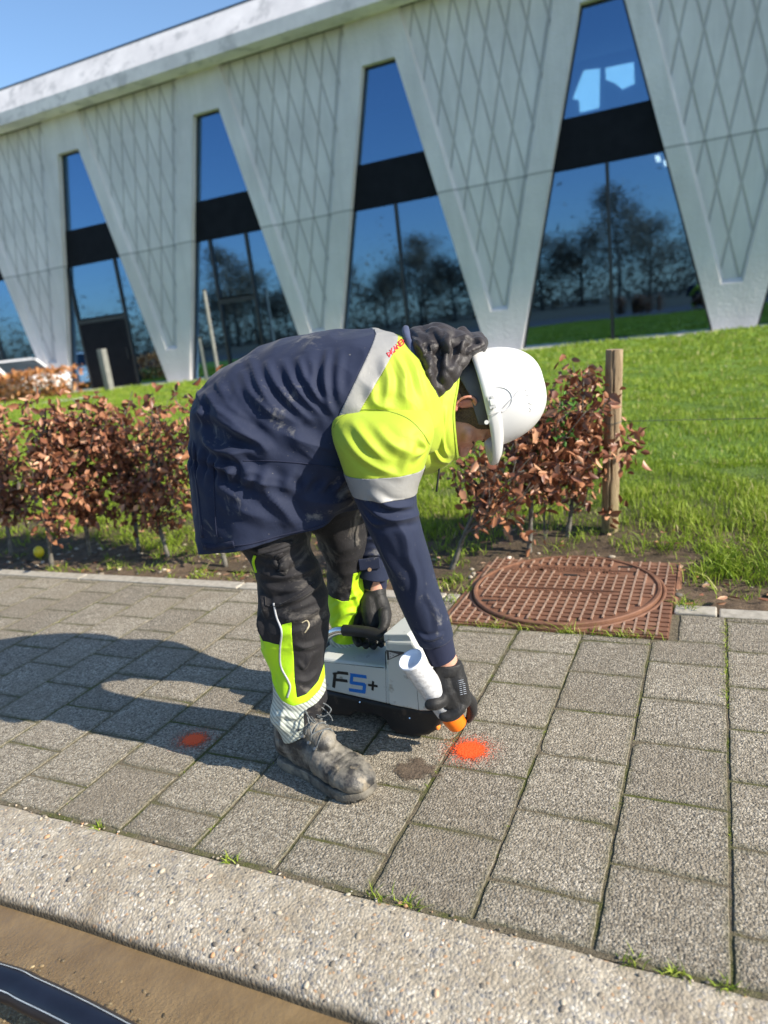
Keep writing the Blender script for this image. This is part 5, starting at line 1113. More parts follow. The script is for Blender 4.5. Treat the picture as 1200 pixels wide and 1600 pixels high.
# ---- boots
M_LEATH = mottle('muddy_leather', (.028, .027, .027), (.22, .20, .165), 24, .55, 60, .003, .8, (.40, .60), c3=((.24, .20, .145), 1.1, .56), detail=10)
M_SOLE = mottle('muddy_sole', (.05, .045, .038), (.19, .17, .135), 26, .85, 60, .005, .9, c3=((.27, .23, .17), .8, .55))
M_LACE = mottle('boot_lace', (.04, .05, .06), (.17, .18, .18), 120, .8, 500, .001, .8)
def boot(name_loc, ang):
    bo_ = bpy.data.objects.new('boot', None); COL.objects.link(bo_); bo_.parent = person; bo_.location = np.array(name_loc) - PO; bo_.rotation_euler = (0, 0, ang); return bo_
def boot_meshes():
    # local frame: x heel->toe, y left, z up; length .315
    st_ = [(.004, .030, .055, .022, .13), (.03, .038, .060, .02, .145), (.07, .041, .066, .02, .16), (.11, .041, .064, .02, .138), (.15, .044, .056, .02, .118), (.19, .050, .049, .02, .100), (.23, .053, .043, .02, .086), (.265, .052, .037, .022, .078), (.292, .044, .031, .024, .068), (.311, .027, .022, .028, .050)]
    V = []; n = 28; th = np.linspace(0, 2 * np.pi, n, endpoint=False)
    for x, hw, _, z0, z1_ in cr(st_, 40):
        h = (z1_ - z0) / 2; zc_ = (z0 + z1_) / 2; V.append(np.stack([np.full(n, x), np.sign(np.cos(th)) * np.abs(np.cos(th)) ** .75 * hw, zc_ + np.sign(np.sin(th)) * np.abs(np.sin(th)) ** .85 * h * np.where(np.sin(th) > 0, 1., 1)], -1))
    V = np.vstack(V); F = [[i * n + j, i * n + (j + 1) % n, (i + 1) * n + (j + 1) % n, (i + 1) * n + j] for i in range(39) for j in range(n)] + [list(range(n)), [39 * n + j for j in range(n)][::-1]]
    shaft = tube([(.062, 0, .07), (.064, 0, .11), (.068, 0, .15), (.072, 0, .185)], [.060, .056, .053, .055], 26, 14, flat=.86, up=(0, 1, 0))
    tong = capsule([(.10, 0, .165), (.14, 0, .135), (.175, 0, .112)], [.026, .030, .030], 14, 10)
    up_ = remesh([(V, F), shaft, tong], .0038, 5, .5); Vu, Fu = up_; T = tri(Fu); N = vnorm(Vu, T)
    D = waves(Vu, 12, seed=131) * .0016 + waves(Vu, 30, seed=132) * .0006
    for x0_, a_ in ((.222, .0028), (.236, -.0016), (.150, .0018), (.165, -.0022), (.190, .0015)): D -= a_ * np.exp(-((Vu[:, 0] - x0_ - .12 * (Vu[:, 2] - .05)) / .0035) ** 2) * (Vu[:, 2] > .03)
    D += .0022 * np.exp(-((Vu[:, 0] - .246 - .25 * (Vu[:, 2] - .06)) / .0022) ** 2) * (Vu[:, 2] > .035); D -= .0022 * np.exp(-((Vu[:, 2] - .105 - .25 * (Vu[:, 0] - .06)) / .003) ** 2) * (Vu[:, 0] < .12); D -= .002 * np.exp(-((Vu[:, 0] - .045) / .003) ** 2) * (Vu[:, 2] < .12)
    Vu = Vu + D[:, None] * N
    so = []
    outl = cr([(-.003, 0), (.003, .027), (.03, .039), (.08, .040), (.13, .041), (.19, .050), (.24, .054), (.283, .048), (.312, .027), (.319, 0), (.312, -.027), (.283, -.048), (.24, -.053), (.19, -.049), (.13, -.040), (.08, -.040), (.03, -.042), (.0, -.03), (-.006, 0)], 90)[:, :2]
    outl = np.array(outl)[:-1]; n2 = len(outl); lv = [(0, .94), (.004, .97), (.011, .985), (.018, .975), (.025, .95), (.028, .90)]
    Vs_ = np.vstack([np.hstack([(outl - [.155, 0]) * s_ + [.155, 0], np.full((n2, 1), z) + (0.010 * np.clip((outl[:, :1] - .26) / .06, 0, 1) ** 2) * (1 if z < .02 else .8)]) for z, s_ in lv])
    gro = (np.sin(outl[:, 0] * 2 * np.pi / .016) > .2) & True
    for li in (0, 1): Vs_[li * n2:(li + 1) * n2][:, :2] = np.where(gro[:, None], (Vs_[li * n2:(li + 1) * n2][:, :2] - [.155, 0]) * .965 + [.155, 0], Vs_[li * n2:(li + 1) * n2][:, :2])
    Fs_ = [(k * n2 + j, k * n2 + (j + 1) % n2, (k + 1) * n2 + (j + 1) % n2, (k + 1) * n2 + j) for k in range(len(lv) - 1) for j in range(n2)] + [list(range(n2))[::-1], [(len(lv) - 1) * n2 + j for j in range(n2)]]
    la = []; ey = [(.176, .030, .112), (.158, .032, .124), (.141, .033, .137), (.126, .034, .152), (.114, .034, .168)]
    b = BVHTree.FromPolygons(Vu.tolist(), T.tolist())
    def snap(p_):
        h = b.find_nearest(Vector(p_)); return np.array(h[0]) + .0015 * np.array(h[1] if (Vector(p_) - h[0]).dot(h[1]) > 0 else h[1])
    for i, (x, y, z) in enumerate(ey):
        for s in (1, -1):
            j = min(i + 1, 4); x2, y2, z2_ = ey[j]
            P = [snap((x, s * y, z)), snap((x + .008 - (x - x2) * .4, s * y * .3, z + .022)), snap((x2 + .004, -s * y2 * .6, z2_ + .012)), snap((x2, -s * y2, z2_))]
            la.append(tube([P[0], P[1] + [0, 0, .002], P[2] + [0, 0, .002], P[3]], .0021, 6, 24))
    kx = (.125, 0, .188)
    for s in (1, -1):
        la.append(tube([kx, (.150, s * .025, .200), (.178, s * .032, .186), (.165, s * .014, .172), (.135, s * .004, .180)], .0020, 6, 40)); la.append(tube([kx, (.15, s * -.022, .190), (.168, s * -.034, .165), (.172, s * -.036, .150)], .0020, 6, 24)); la.append(tube([(.105, s * .03, .185), (.12, s * .01, .192), kx], .0021, 6, 12))
    la.append(ellip(kx, (.007, 0, 0), (0, .008, 0), (0, 0, .005), 10, 6))
    la += [tube([(.07 + .055 * math.cos(t), .047 * math.sin(t), .185 + .006 * math.cos(t)) for t in np.linspace(0, 6.28, 30)], .006, 8)]
    eyes = [tube([(x - .001, s * (y + .002), z - .003), (x - .001, s * (y + .006), z + .001)], .0042, 10) for x, y, z in ey for s in (1, -1)]
    return (Vu, T), (Vs_, Fs_), join(la), join(eyes)
BM = boot_meshes(); M_EYE = mottle('eyelet_metal', (.2, .2, .19), (.34, .33, .3), 60, .4, metallic=.7)
for k, (lc, an) in enumerate(((G(446, 1186), math.radians(-17)), (W(508, 1075, .175) * [1, 1, 0], math.radians(12)))):
    bo_ = boot(lc, an)
    if k == 0:
        up_ = obj('upper', BM[0], M_LEATH, bo_, smooth=True, local=True); so_ = obj('sole', BM[1], M_SOLE, bo_, local=True); la_ = obj('laces', BM[2], M_LACE, bo_, smooth=True, local=True); ey_ = obj('eyelets', BM[3], M_EYE, bo_, local=True)
    else:
        for q in (up_, so_, la_, ey_): c_ = q.copy(); COL.objects.link(c_); c_.parent = bo_

# ---- head frame
h0 = W(735, 630, 0); dF = (.253, .968)
FX = nrm(W(735 + dF[0] * 60, 630 + dF[1] * 60, 0) - h0); LT = E2; NX = nrm(np.cross(FX, LT)); NX = NX if NX @ E1 > 0 else -NX
def Hd(f, n, l=0.): return h0 + FX * f + NX * n + LT * l
head = [ellip(Hd(.0, .015), FX * .098, LT * .078, NX * .098, 28, 20), ellip(Hd(.030, -.035), FX * .072, LT * .066, NX * .078, 24, 16), ellip(Hd(.045, -.085), FX * .045, LT * .048, NX * .038, 20, 12),
        capsule([Hd(.088, -.015), Hd(.104, -.035), Hd(.115, -.050)], [.010, .012, .0145], 12, 8), ellip(Hd(.103, -.054, .010), FX * .010, LT * .008, NX * .008, 10, 8), ellip(Hd(.103, -.054, -.010), FX * .010, LT * .008, NX * .008, 10, 8),
        capsule([Hd(.088, -.078, -.018), Hd(.096, -.077, 0), Hd(.088, -.078, .018)], [.006, .008, .006], 10, 8), capsule([Hd(.086, -.090, -.015), Hd(.093, -.090, 0), Hd(.086, -.090, .015)], [.006, .008, .006], 10, 8),
        capsule([Hd(.080, .005, -.045), Hd(.091, .008, -.02), Hd(.088, .004, 0), Hd(.091, .008, .02), Hd(.080, .005, .045)], [.008, .010, .006, .010, .008], 10, 16),
        capsule([Hd(.06, -.03, -.055), Hd(.07, -.035, -.045)], .016, 12), capsule([Hd(.06, -.03, .055), Hd(.07, -.035, .045)], .016, 12),
        capsule([Hd(-.02, -.04), Hd(-.045, -.10), W(640, 620, 0)], [.058, .058, .065], 20, 10)]
for s in (-1, 1):                       # ears
    ec = Hd(-.010, -.022, s * .080); head += [capsule([ec + FX * .010 + NX * .022, ec - FX * .006 + NX * .027 + LT * s * .010, ec - FX * .019 + NX * .014 + LT * s * .015, ec - FX * .019 - NX * .006 + LT * s * .013, ec - FX * .008 - NX * .022 + LT * s * .008, ec + FX * .006 - NX * .030], [.0042, .0048, .005, .0048, .0045, .0045], 10, 22), ellip(ec - FX * .004, FX * .012, LT * .005, NX * .022, 12, 8), ellip(ec + FX * .004 - NX * .026, FX * .007, LT * .005, NX * .008, 10, 8)]
# arms, trunk and legs inside the clothes, all one surface
def limb(pts, rad, n=14): return capsule(pts, rad, 16, n)
bodyp = head + [limb([W(640, 615, 0), W(560, 600, 0), W(470, 620, 0), W(400, 680, 0)], [.09, .125, .12, .125], 16)]
bodyp += [limb([W(610, 630, -.06), W(602, 660, -.15), W(604, 720, -.215)], [.05, .04, .04]), limb([W(604, 720, -.22), W(615, 830, -.235), W(655, 930, -.225), W(686, 1005, -.215), W(698, 1036, -.21)], [.045, .042, .038, .030, .0285], 26)]
bodyp += [limb([W(610, 640, .06), W(605, 680, .14), W(596, 760, .18)], [.05, .04, .04]), limb([W(596, 760, .18), W(588, 830, .17), W(584, 890, .14), W(586, 925, .135)], [.042, .040, .032, .028], 20)]
bodyp += [limb([W(405, 700, -.08), W(430, 850, -.12), W(455, 960, -.145)], [.07, .052, .045]), limb([W(455, 960, -.145), W(462, 1040, -.15), W(472, 1110, -.17), W(470, 1140, -.165)], [.05, .05, .035, .030], 20)]
bodyp += [limb([W(440, 700, .08), W(530, 850, .14), W(542, 940, .17)], [.07, .045, .038]), limb([W(542, 940, .17), W(542, 1000, .172), W(542, 1060, .178)], [.04, .036, .033])]
V, F = remesh(bodyp, .0042, 4, .5); T = tri(F); N = vnorm(V, T)
q = V - h0; f_, n_, l_ = q @ FX, q @ NX, q @ LT
D = np.zeros(len(V))
for s in (-1, 1):
    D -= .007 * np.exp(-(((f_ - .082) / .020) ** 2 + ((n_ + .010) / .008) ** 2 + ((l_ - s * .032) / .014) ** 2)); D += .004 * np.exp(-(((f_ - .082) / .02) ** 2 + ((n_ + .013) / .004) ** 2 + ((l_ - s * .032) / .010) ** 2)); D -= .004 * np.exp(-(((f_ + .012) / .008) ** 2 + ((n_ + .030) / .012) ** 2 + ((l_ - s * .088) / .01) ** 2))
D -= .003 * np.exp(-(((f_ - .095) / .02) ** 2 + ((n_ + .084) / .0022) ** 2 + (l_ / .02) ** 2)) + .0025 * np.exp(-(((f_ - .085) / .03) ** 2 + ((n_ + .060 - .5 * (np.abs(l_) - .02)) / .003) ** 2 + ((np.abs(l_) - .028) / .012) ** 2))
V = V + D[:, None] * N
ti = .75 * np.exp(-(((f_ + .014) / .02) ** 2 + ((n_ + .028) / .03) ** 2)) * (np.abs(l_) > .074) + .45 * np.exp(-(((f_ - .095) / .03) ** 2 + ((n_ + .05) / .02) ** 2))
body = obj('body', (V, T), M_SKIN, person, smooth=True, attr=ti)
# eyelids closed line + brow + hair
M_HAIR = leafmat('short_brown_hair', [(0, (.035, .022, .013)), (.6, (.12, .080, .045)), (1, (.24, .17, .10))], tr=0, rough=.5)
bb = BVHTree.FromPolygons(V.tolist(), T.tolist()); hv = []; ht = []
def onhead(p_, out=.001):
    h = bb.find_nearest(Vector(p_)); nn = nrm(np.array(h[0]) - Hd(0, -.01)); return np.array(h[0]) + nn * out, nn
Cn = 0; hr = np.random.default_rng(5)
def strand(p_, d, L, w_, t): 
    n_ = nrm(hr.normal(size=3)); s_ = nrm(np.cross(d, n_)) * w_; hv.append([p_ - s_, p_ + s_, p_ + d * L]); ht.extend([t] * 3)
hpoly = [(702, 586), (770, 570), (770, 672), (748, 671), (733, 662), (714, 660), (713, 648), (722, 634), (722, 618), (716, 610), (704, 608)]
V_, T_, _ = clip(V + .0022 * vnorm(V, T), T, np.minimum(patch(V, T, hpoly, -.08), (.0795 - np.abs((V - h0) @ LT)) * 1.5 + 2 * np.maximum(0, np.hypot((V - h0) @ FX + .010, (V - h0) @ NX + .024) - .034))); k_ = (V_ - h0); 
m, nt, p = mat('cropped_hair'); v = coords(nt, (30, 30, 30)); c = ramp(nt, noise(nt, coords(nt, (1, 1, 1)), 260, 4, .8), [(.35, (.045, .028, .016)), (.65, (.17, .11, .062))]); lk(nt, c, p.inputs['Base Color']); p.inputs['Roughness'].default_value = .6; bump(nt, p, noise(nt, coords(nt), 420, 3), 1., .003)
kp = np.linalg.norm(V_ - h0, axis=1) < .14; tk = kp[T_].all(1); hs = obj('hair', (V_, T_[tk]), m, person, smooth=True)
hp_ = patch(V, T, hpoly, -.08); cand = np.where((hp_ > 0) & (np.hypot((V - h0) @ FX + .010, (V - h0) @ NX + .024) > .030) & (np.linalg.norm(V - h0, axis=1) < .14))[0]
for i in hr.choice(cand, 6000): strand(V[i] + hr.normal(0, .0015, 3), nrm(nrm(V[i] - Hd(0, -.01)) * .35 + FX * -.1 - NX * .8 + hr.normal(0, .15, 3)), hr.uniform(.005, .010), .0004, hr.uniform(.2, 1))
for i in range(0):
    f = hr.uniform(-.105, .045); n = hr.uniform(-.075, .11); s = hr.choice([-1, 1])
    if n < -.045 and f > -.04: continue
    if f > .012 and n < .0 - (f - .012) * -.2: continue
    if math.hypot(f + .012, n + .032) < .032: continue
    base = Hd(f, n, s * .09 * math.sqrt(max(.02, 1 - (f / .11) ** 2)))
    p_, nn = onhead(base, -.0005); d = nrm(nn * .45 + FX * -.25 + NX * -.55 + hr.normal(0, .18, 3)); strand(p_, d, hr.uniform(.007, .013), .00045, hr.uniform(0, 1))
for s in (-1, 1):
    for i in range(260): t = hr.uniform(-1, 1); p_, nn = onhead(Hd(.10, .004 - abs(t) * .003, s * (.032 + t * .018)), 0.); strand(p_, nrm(nn * .2 + LT * s + hr.normal(0, .15, 3)), .007, .0004, hr.uniform(0, .5))
    for i in range(120): t = hr.uniform(-1, 1); p_, nn = onhead(Hd(.10, -.015, s * (.032 + t * .013)), 0.); strand(p_, nrm(nn * .8 - NX * .5 + hr.normal(0, .1, 3)), .006, .0003, hr.uniform(0, .3))
hv = np.array(hv).reshape(-1, 3); obj('hair_strands', (hv, np.arange(len(hv)).reshape(-1, 3)), M_HAIR, hs, attr=ht)
# grey winter cap under the helmet
M_CAP = cloth('grey_cap', (.10, .10, .115), (.14, .14, .155), rough=.9, folds=30, fd=.003)
V, F = ellip(Hd(-.004, .012), FX * .104, LT * .086, NX * .110, 90, 70); q = V - h0; f_, n_ = q @ FX, q @ NX
fld = patch(V, F, [(690, 500), (706, 575), (722, 596), (734, 618), (742, 645), (748, 664), (800, 668), (900, 680), (900, 500)], -.08); V_, T_, _ = clip(V, tri(F), fld)
obj('cap', (V_, T_), M_CAP, person, smooth=True, solid=.002)
# ---- helmet
M_HELM = mottle('white_helmet_plastic', (.62, .62, .62), (.67, .67, .665), 5, .32, 90, .0004, .25, c3=((.68, .67, .64), 4, .66)); M_HG = mottle('helmet_grey_clip', (.45, .45, .45), (.55, .55, .55), 20, .5)
hc = W(757, 624, 0); A_, B_, HH = .123, .106, .152
helm = bpy.data.objects.new('helmet', None); COL.objects.link(helm); helm.parent = person; helm.location = hc - PO
def Hp(f, n, l): return hc + FX * f + NX * n + LT * l
V = []; nt_ = 96; nh = 44; th = np.linspace(0, 2 * np.pi, nt_, endpoint=False)
for i in range(nh + 1):
    t = i / nh * math.pi / 2; s = math.cos(t) ** .80; h = HH * math.sin(t) ** .92
    for a in th:
        rid = .0045 * math.exp(-((math.sin(a)) / .16) ** 2) * math.sin(t) ** 2 * math.cos(t) ** .3 * 1.4        # crown ridge front to back
        V.append(Hp(A_ * s * math.cos(a), h + rid, B_ * s * math.sin(a)))
V = np.array(V); F = [(i * nt_ + j, i * nt_ + (j + 1) % nt_, (i + 1) * nt_ + (j + 1) % nt_, (i + 1) * nt_ + j) for i in range(nh) for j in range(nt_)]
obj('shell', (V, F), M_HELM, helm, smooth=True, solid=.003)
def rimr(a, k): # flange radius along angle a (a=0 face side)
    fr = max(0, math.cos(a)); return k * (.006 + .004 * (1 - fr)) + k * .040 * fr ** 4.2
V = []
for a in th:
    for (k, dn) in ((-.12, -.004), (.0, .006), (.25, .013), (.62, .012), (.93, .004), (1., -.008), (.93, -.019), (.55, -.020), (.10, -.017), (-.12, -.004)):
        fr = max(0, math.cos(a)) ** 2.5; e = rimr(a, max(k, -.1)); dn2 = dn * (1 - .25 * fr) - .014 * fr * max(k, 0) + .006 * max(0, -math.cos(a)) + .004 * abs(math.sin(a))
        V.append(Hp((A_ + e) * math.cos(a), dn2, (B_ + (e if True else 0)) * math.sin(a)))
m_ = 10; V = np.array(V); F = [(i * m_ + j, i * m_ + j + 1, ((i + 1) % nt_) * m_ + j + 1, ((i + 1) % nt_) * m_ + j) for i in range(nt_) for j in range(m_ - 1)]
obj('brim', (V, F), M_HELM, helm, smooth=True)
obj('side_clip', obox(Hp(-.006, .0, -.121), FX * .016, LT * .003, NX * .009), M_HG, helm, bevel=.002)
obj('side_clip', obox(Hp(-.006, .0, -.1245), FX * .007, LT * .0015, NX * .0045), M_HELM, helm, bevel=.001)
for s_ in (-.018, .008): obj('screw', tube([Hp(s_, .002, -.123), Hp(s_, .002, -.126)], .0022, 12), M_HG, helm)
obj('rear_knob', obox(Hp(-A_ + .0, .022, -.02), FX * .009, LT * .016, NX * .011), M_HELM, helm, bevel=.004)
arc = [Hp(-.004 + .030 * math.cos(t), .018 + .034 * math.sin(t), 0) for t in np.linspace(0, math.pi, 30)]
hb = BVHTree.FromPolygons(*(lambda q_: (q_[0].tolist(), [list(f) for f in q_[1]]))((np.array([Hp(A_ * math.cos(i / nh * math.pi / 2) ** .80 * math.cos(a), HH * math.sin(i / nh * math.pi / 2) ** .92, B_ * math.cos(i / nh * math.pi / 2) ** .80 * math.sin(a)) for i in range(nh + 1) for a in th]), [(i * nt_ + j, i * nt_ + (j + 1) % nt_, (i + 1) * nt_ + (j + 1) % nt_, (i + 1) * nt_ + j) for i in range(nh) for j in range(nt_)])))
def onhelm(p_): 
    h = hb.ray_cast(Vector(p_ - LT * .3), Vector(LT)); return np.array(h[0]) - LT * .0006 if h[0] is not None else None
arc = [q for q in (onhelm(a) for a in arc) if q is not None]
if len(arc) > 3: obj('moulded_arc', tube(arc, .0016, 8), M_HELM, helm, smooth=True)
em = []
for k, (c0, strokes) in enumerate(((-.012, [(0, 0, .6, 0), (.6, 0, .6, 1), (.6, 1, 0, 1), (0, 1, 0, .5)]), (.006, [(0, 0, .5, .9), (.5, .9, 1, 0)]), (.022, [(0, 1, .5, .1), (.5, .1, 1, 1)]), (.038, [(0, 0, .5, .5), (1, 0, .5, .5), (.5, .5, .5, 1)]))):
    for (a, b, c, d) in strokes:
        q = [onhelm(Hp(c0 + .010 * (a + (c - a) * t), .088 + .010 * (b + (d - b) * t), 0)) for t in (0, .5, 1)]
        if all(x is not None for x in q): em.append(tube(q, .0008, 6))
obj('embossed_marks', join(em), M_HELM, helm, smooth=True)
obj('strap_lug', tube([Hp(.038, -.022, -.112), Hp(.038, -.022, -.109)], .0052, 16), M_HELM, helm)
cb = [Hp(.022, -.016, -.118), Hp(.022, -.002, -.1215), Hp(.020, .015, -.1195)]; q = [onhelm(Hp(.020 - .03 * t, .02 + .05 * t, 0)) for t in np.linspace(0, 1, 6)]
obj('elastic_cord', tube(cb + [x - LT * .001 for x in q if x is not None], .0011, 6, 40), M_HG, helm, smooth=True)

# ---- gloves
def glove(parts, label_, logo=None):
    V, F = remesh(parts, .0026, 4, .45); T = tri(F); N = vnorm(V, T); V = V + (waves(V, 22, seed=151) * .0009)[:, None] * N
    return obj('glove', (V, T), M_GLOVE, person, smooth=True), V, T
def pv(l): return [W(x, y, v) for x, y, v in l]
gr = [tube(pv([(699, 1035, -.212), (700, 1050, -.214)]), [.0355, .036], 20, up=E2, flat=.85), capsule(pv([(692, 1046, -.212), (694, 1070, -.222), (698, 1092, -.226)]), [.026, .029, .027], 16, 10), capsule(pv([(708, 1044, -.212), (714, 1068, -.220), (720, 1092, -.220)]), [.026, .028, .026], 16, 10), capsule(pv([(700, 1080, -.226), (712, 1100, -.226)]), [.028, .024], 14),
      # thumb laid over the front of the can
      capsule(pv([(692, 1078, -.232), (690, 1094, -.246), (680, 1099, -.256), (671, 1101, -.256)]), [.0185, .0175, .0165, .0140], 14, 14),
      # index finger bent down onto the nozzle
      capsule(pv([(724, 1082, -.214), (735, 1095, -.204), (738, 1110, -.196), (733, 1124, -.186)]), [.0160, .0140, .0130, .0110], 14, 16),
      # middle finger wrapped round the shoulder of the can
      capsule(pv([(719, 1092, -.226), (719, 1108, -.240), (707, 1118, -.246), (693, 1120, -.244)]), [.0160, .0150, .0138, .0115], 14, 16),
      # ring and little finger close behind the can
      capsule(pv([(722, 1076, -.200), (722, 1092, -.180), (706, 1100, -.160), (694, 1098, -.160)]), [.0145, .0125, .0112, .0095], 14, 14), capsule(pv([(716, 1062, -.196), (712, 1078, -.172), (698, 1086, -.158), (688, 1086, -.160)]), [.0135, .0115, .0105, .009], 14, 14)]
go, V, T = glove(gr, '')
bq = BVHTree.FromPolygons(V.tolist(), T.tolist()); M_GPR = mottle('glove_print', (.22, .25, .30), (.32, .35, .40), 60, .6)
pr_ = []
for y in np.arange(1064, 1088, 3.2):
    for seg_ in ((716, 720), (721.5, 726)) if y > 1068 else ((715, 724),):
        q = []
        for x in np.linspace(seg_[0] + (y - 1064) * .12, seg_[1] + (y - 1064) * .12, 4):
            h = bq.ray_cast(Vector(CP), Vector(nrm(ray(x, y - (x - 716) * .25)))); 
            if h[0] is not None: q.append(np.array(h[0]) + .0005 * nrm(CP - np.array(h[0])))
        if len(q) > 2: pr_.append(tube(q, .0007, 5))
if pr_: obj('size_print', join(pr_), M_GPR, go, smooth=True)
HV = .068                                # depth of the carrying handle
gl = [tube(pv([(585, 921, .135), (587, 940, .122)]), [.033, .034], 20, up=E2, flat=.85), capsule(pv([(578, 936, .122), (580, 955, .102), (584, 972, .086)]), [.026, .029, .026], 14, 10), capsule(pv([(592, 936, .118), (597, 955, .098), (598, 972, .082)]), [.025, .027, .024], 14, 10),
      capsule(pv([(566, 950, .118), (560, 968, .118), (556, 985, .112), (556, 999, .092), (560, 1006, .062)]), [.0135, .013, .012, .0112, .0098], 14, 18), capsule(pv([(575, 958, .110), (572, 976, .112), (570, 992, .106), (570, 1004, .082), (572, 1009, .056)]), [.014, .0132, .0122, .0112, .0098], 14, 18),
      capsule(pv([(585, 960, .106), (584, 978, .108), (583, 994, .102), (583, 1006, .078), (584, 1010, .054)]), [.014, .013, .012, .011, .0095], 14, 18), capsule(pv([(597, 958, .100), (598, 978, .102), (597, 994, .094), (596, 1004, .072), (596, 1008, .054)]), [.0125, .0118, .0108, .010, .009], 14, 18),
      capsule(pv([(600, 958, .070), (600, 976, .044), (592, 990, .034), (580, 999, .036)]), [.0165, .0145, .0128, .0108], 14, 16)]
glove(gl, '')

# ================================================================== CABLE LOCATOR TRANSMITTER
psi = math.radians(-6); DX = np.array([math.cos(psi), math.sin(psi), 0]); DY = np.array([-math.sin(psi), math.cos(psi), 0]); D0 = np.array([-.744, 1.560, 0])
def dv(x, y, off=0.):
    d = ray(x, y); t = ((D0 - CP) @ DY + off) / (d @ DY); return CP + t * d
dev = empty('signal_transmitter', D0 - DX * .13 + DY * .06, 'light grey and black detection unit marked F5+ with steel carrying handle, on the pavers', 'detection unit')
M_DG = mottle('light_grey_plastic', (.56, .59, .56), (.63, .65, .62), 5, .42, 200, .0004, .3, c3=((.30, .29, .25), 6, .60)); M_DB = mottle('black_plastic_base', (.010, .010, .011), (.022, .021, .021), 12, .45, 200, .0006, .4, c3=((.06, .045, .035), 3, .6))
M_CHR = mottle('brushed_steel', (.62, .60, .57), (.72, .70, .67), 30, .22, metallic=1.); M_RUB = mottle('grip_rubber', (.008, .008, .009), (.016, .016, .017), 40, .6, 200, .001, .5)
def dpr(poly, off, depth): return prism([dv(x, y, off) for x, y in poly], DY * depth)
# low hull, tall head, skirt
obj('hull', dpr([(478, 1072), (609, 1102), (612, 1050), (604, 1043), (500, 1028), (484, 1030), (474, 1045)], .0, .125), M_DG, dev, bevel=.016)
obj('head_unit', join([dpr([(606, 1102), (656, 1112), (688, 1112), (692, 1095), (664, 1032), (645, 1003), (600, 1001)], -.010, .145)]), M_DG, dev, bevel=.009)
obj('head_top', join([dpr([(600, 1003), (645, 1005), (640, 994), (636, 991), (599, 991)], -.004, .12)]), M_DG, dev, bevel=.003)
obj('display_panel', obox((dv(618, 992, .010) + dv(618, 992, .10)) / 2 + E3 * .006 * 0 + [0, 0, .003], DX * .024, DY * .045, E3 * .003), M_DB, dev, bevel=.002)
obj('socket', tube([dv(622, 990, .05), dv(622, 985, .05)], .006, 16), M_CHR, dev, smooth=False)
base_poly = [(476, 1073), (609, 1103), (690, 1113), (689, 1126), (682, 1142), (668, 1150), (645, 1153), (622, 1149), (608, 1140), (602, 1128), (592, 1121), (556, 1114), (545, 1121), (520, 1119), (496, 1113), (480, 1104)]
obj('skirt', dpr(base_poly, -.004, .133), M_DB, dev, bevel=.010)
hp = [dv(498, 1034, .062), dv(503, 1008, .062), dv(512, 994, .062), dv(526, 986, .062), dv(545, 985, .062), dv(575, 988, .062), dv(606, 996, .062)]
obj('handle', tube(hp, .0128, 22, 60), M_CHR, dev, smooth=True); obj('grip', tube(cr(hp, 60)[36:59], .0165, 22), M_RUB, dev, smooth=True)
M_LB = mottle('blue_print', (.01, .16, .58), (.015, .19, .64), 20, .4); M_LK = mottle('black_print', (.012, .012, .012), (.02, .02, .02), 20, .4)
def z7(x, y): return (490 + x / 5, 950 + y / 5)
def stroke(a, b, w_, off=-.0012):
    A, B = dv(*z7(*a), off), dv(*z7(*b), off); t = nrm(B - A); s = np.cross(t, DY) * w_ / 2; return prism([A - s, B - s, B + s, A + s], DY * .003)
obj('letter_f', join([stroke((155, 622), (168, 508), .0095), stroke((186, 504), (268, 514), .0085, -.0014), stroke((166, 560), (262, 572), .0085, -.0016), stroke((150, 515), (200, 508), .0060, -.0018)]), M_LK, dev)
obj('digit_five', join([stroke((286, 522), (412, 540), .0095), stroke((298, 530), (292, 594), .0095, -.0014), stroke((290, 584), (400, 600), .0095, -.0016), stroke((398, 594), (392, 660), .0100, -.0014), stroke((276, 640), (398, 658), .0095, -.0018)]), M_LB, dev)
obj('plus_sign', join([stroke((425, 602), (498, 612), .0065), stroke((464, 574), (459, 644), .0065, -.0014)]), M_LK, dev)
obj('warning_label', prism([dv(*z7(*q), -.0112) for q in ((566, 330), (702, 345), (706, 356), (576, 410))], DY * .002), mottle('label_grey', (.05, .05, .05), (.08, .08, .08), 20, .5), dev)
obj('warning_triangle', prism([dv(*z7(*q), -.0120) for q in ((588, 343), (662, 362), (592, 398))], DY * .001), mottle('label_white', (.5, .5, .48), (.6, .6, .58), 20, .5), dev)
obj('warning_dots', join([tube([dv(*z7(x, y), -.0126), dv(*z7(x, y), -.0122)], .0012, 8) for x, y in ((600, 358), (600, 382), (622, 370))]), M_LK, dev)
obj('panel_seam', stroke((808, 645), (822, 806), .0009, -.0104), M_DB, dev)
for sx_, sy_ in ((562, 1097), (640, 1122), (500, 1090)): obj('screw', tube([dv(sx_, sy_, -.006), dv(sx_, sy_, -.003)], .0022, 10), M_CHR, dev)
obj('panel_seam', stroke((560, 340), (568, 760), .0008, -.0001), M_DB, dev); obj('panel_seam', stroke((60, 420), (545, 470), .0007, -.0004), M_DB, dev)
obj('orange_reflection', ellip(dv(684, 1134, .006), DX * .007, DY * .009, E3 * .012, 14, 10), mottle('reflected_orange', (.9, .22, .03), (1., .3, .05), 9, .3), dev, smooth=True)  # stands in for orange light reflected on the skirt, given as solid colour

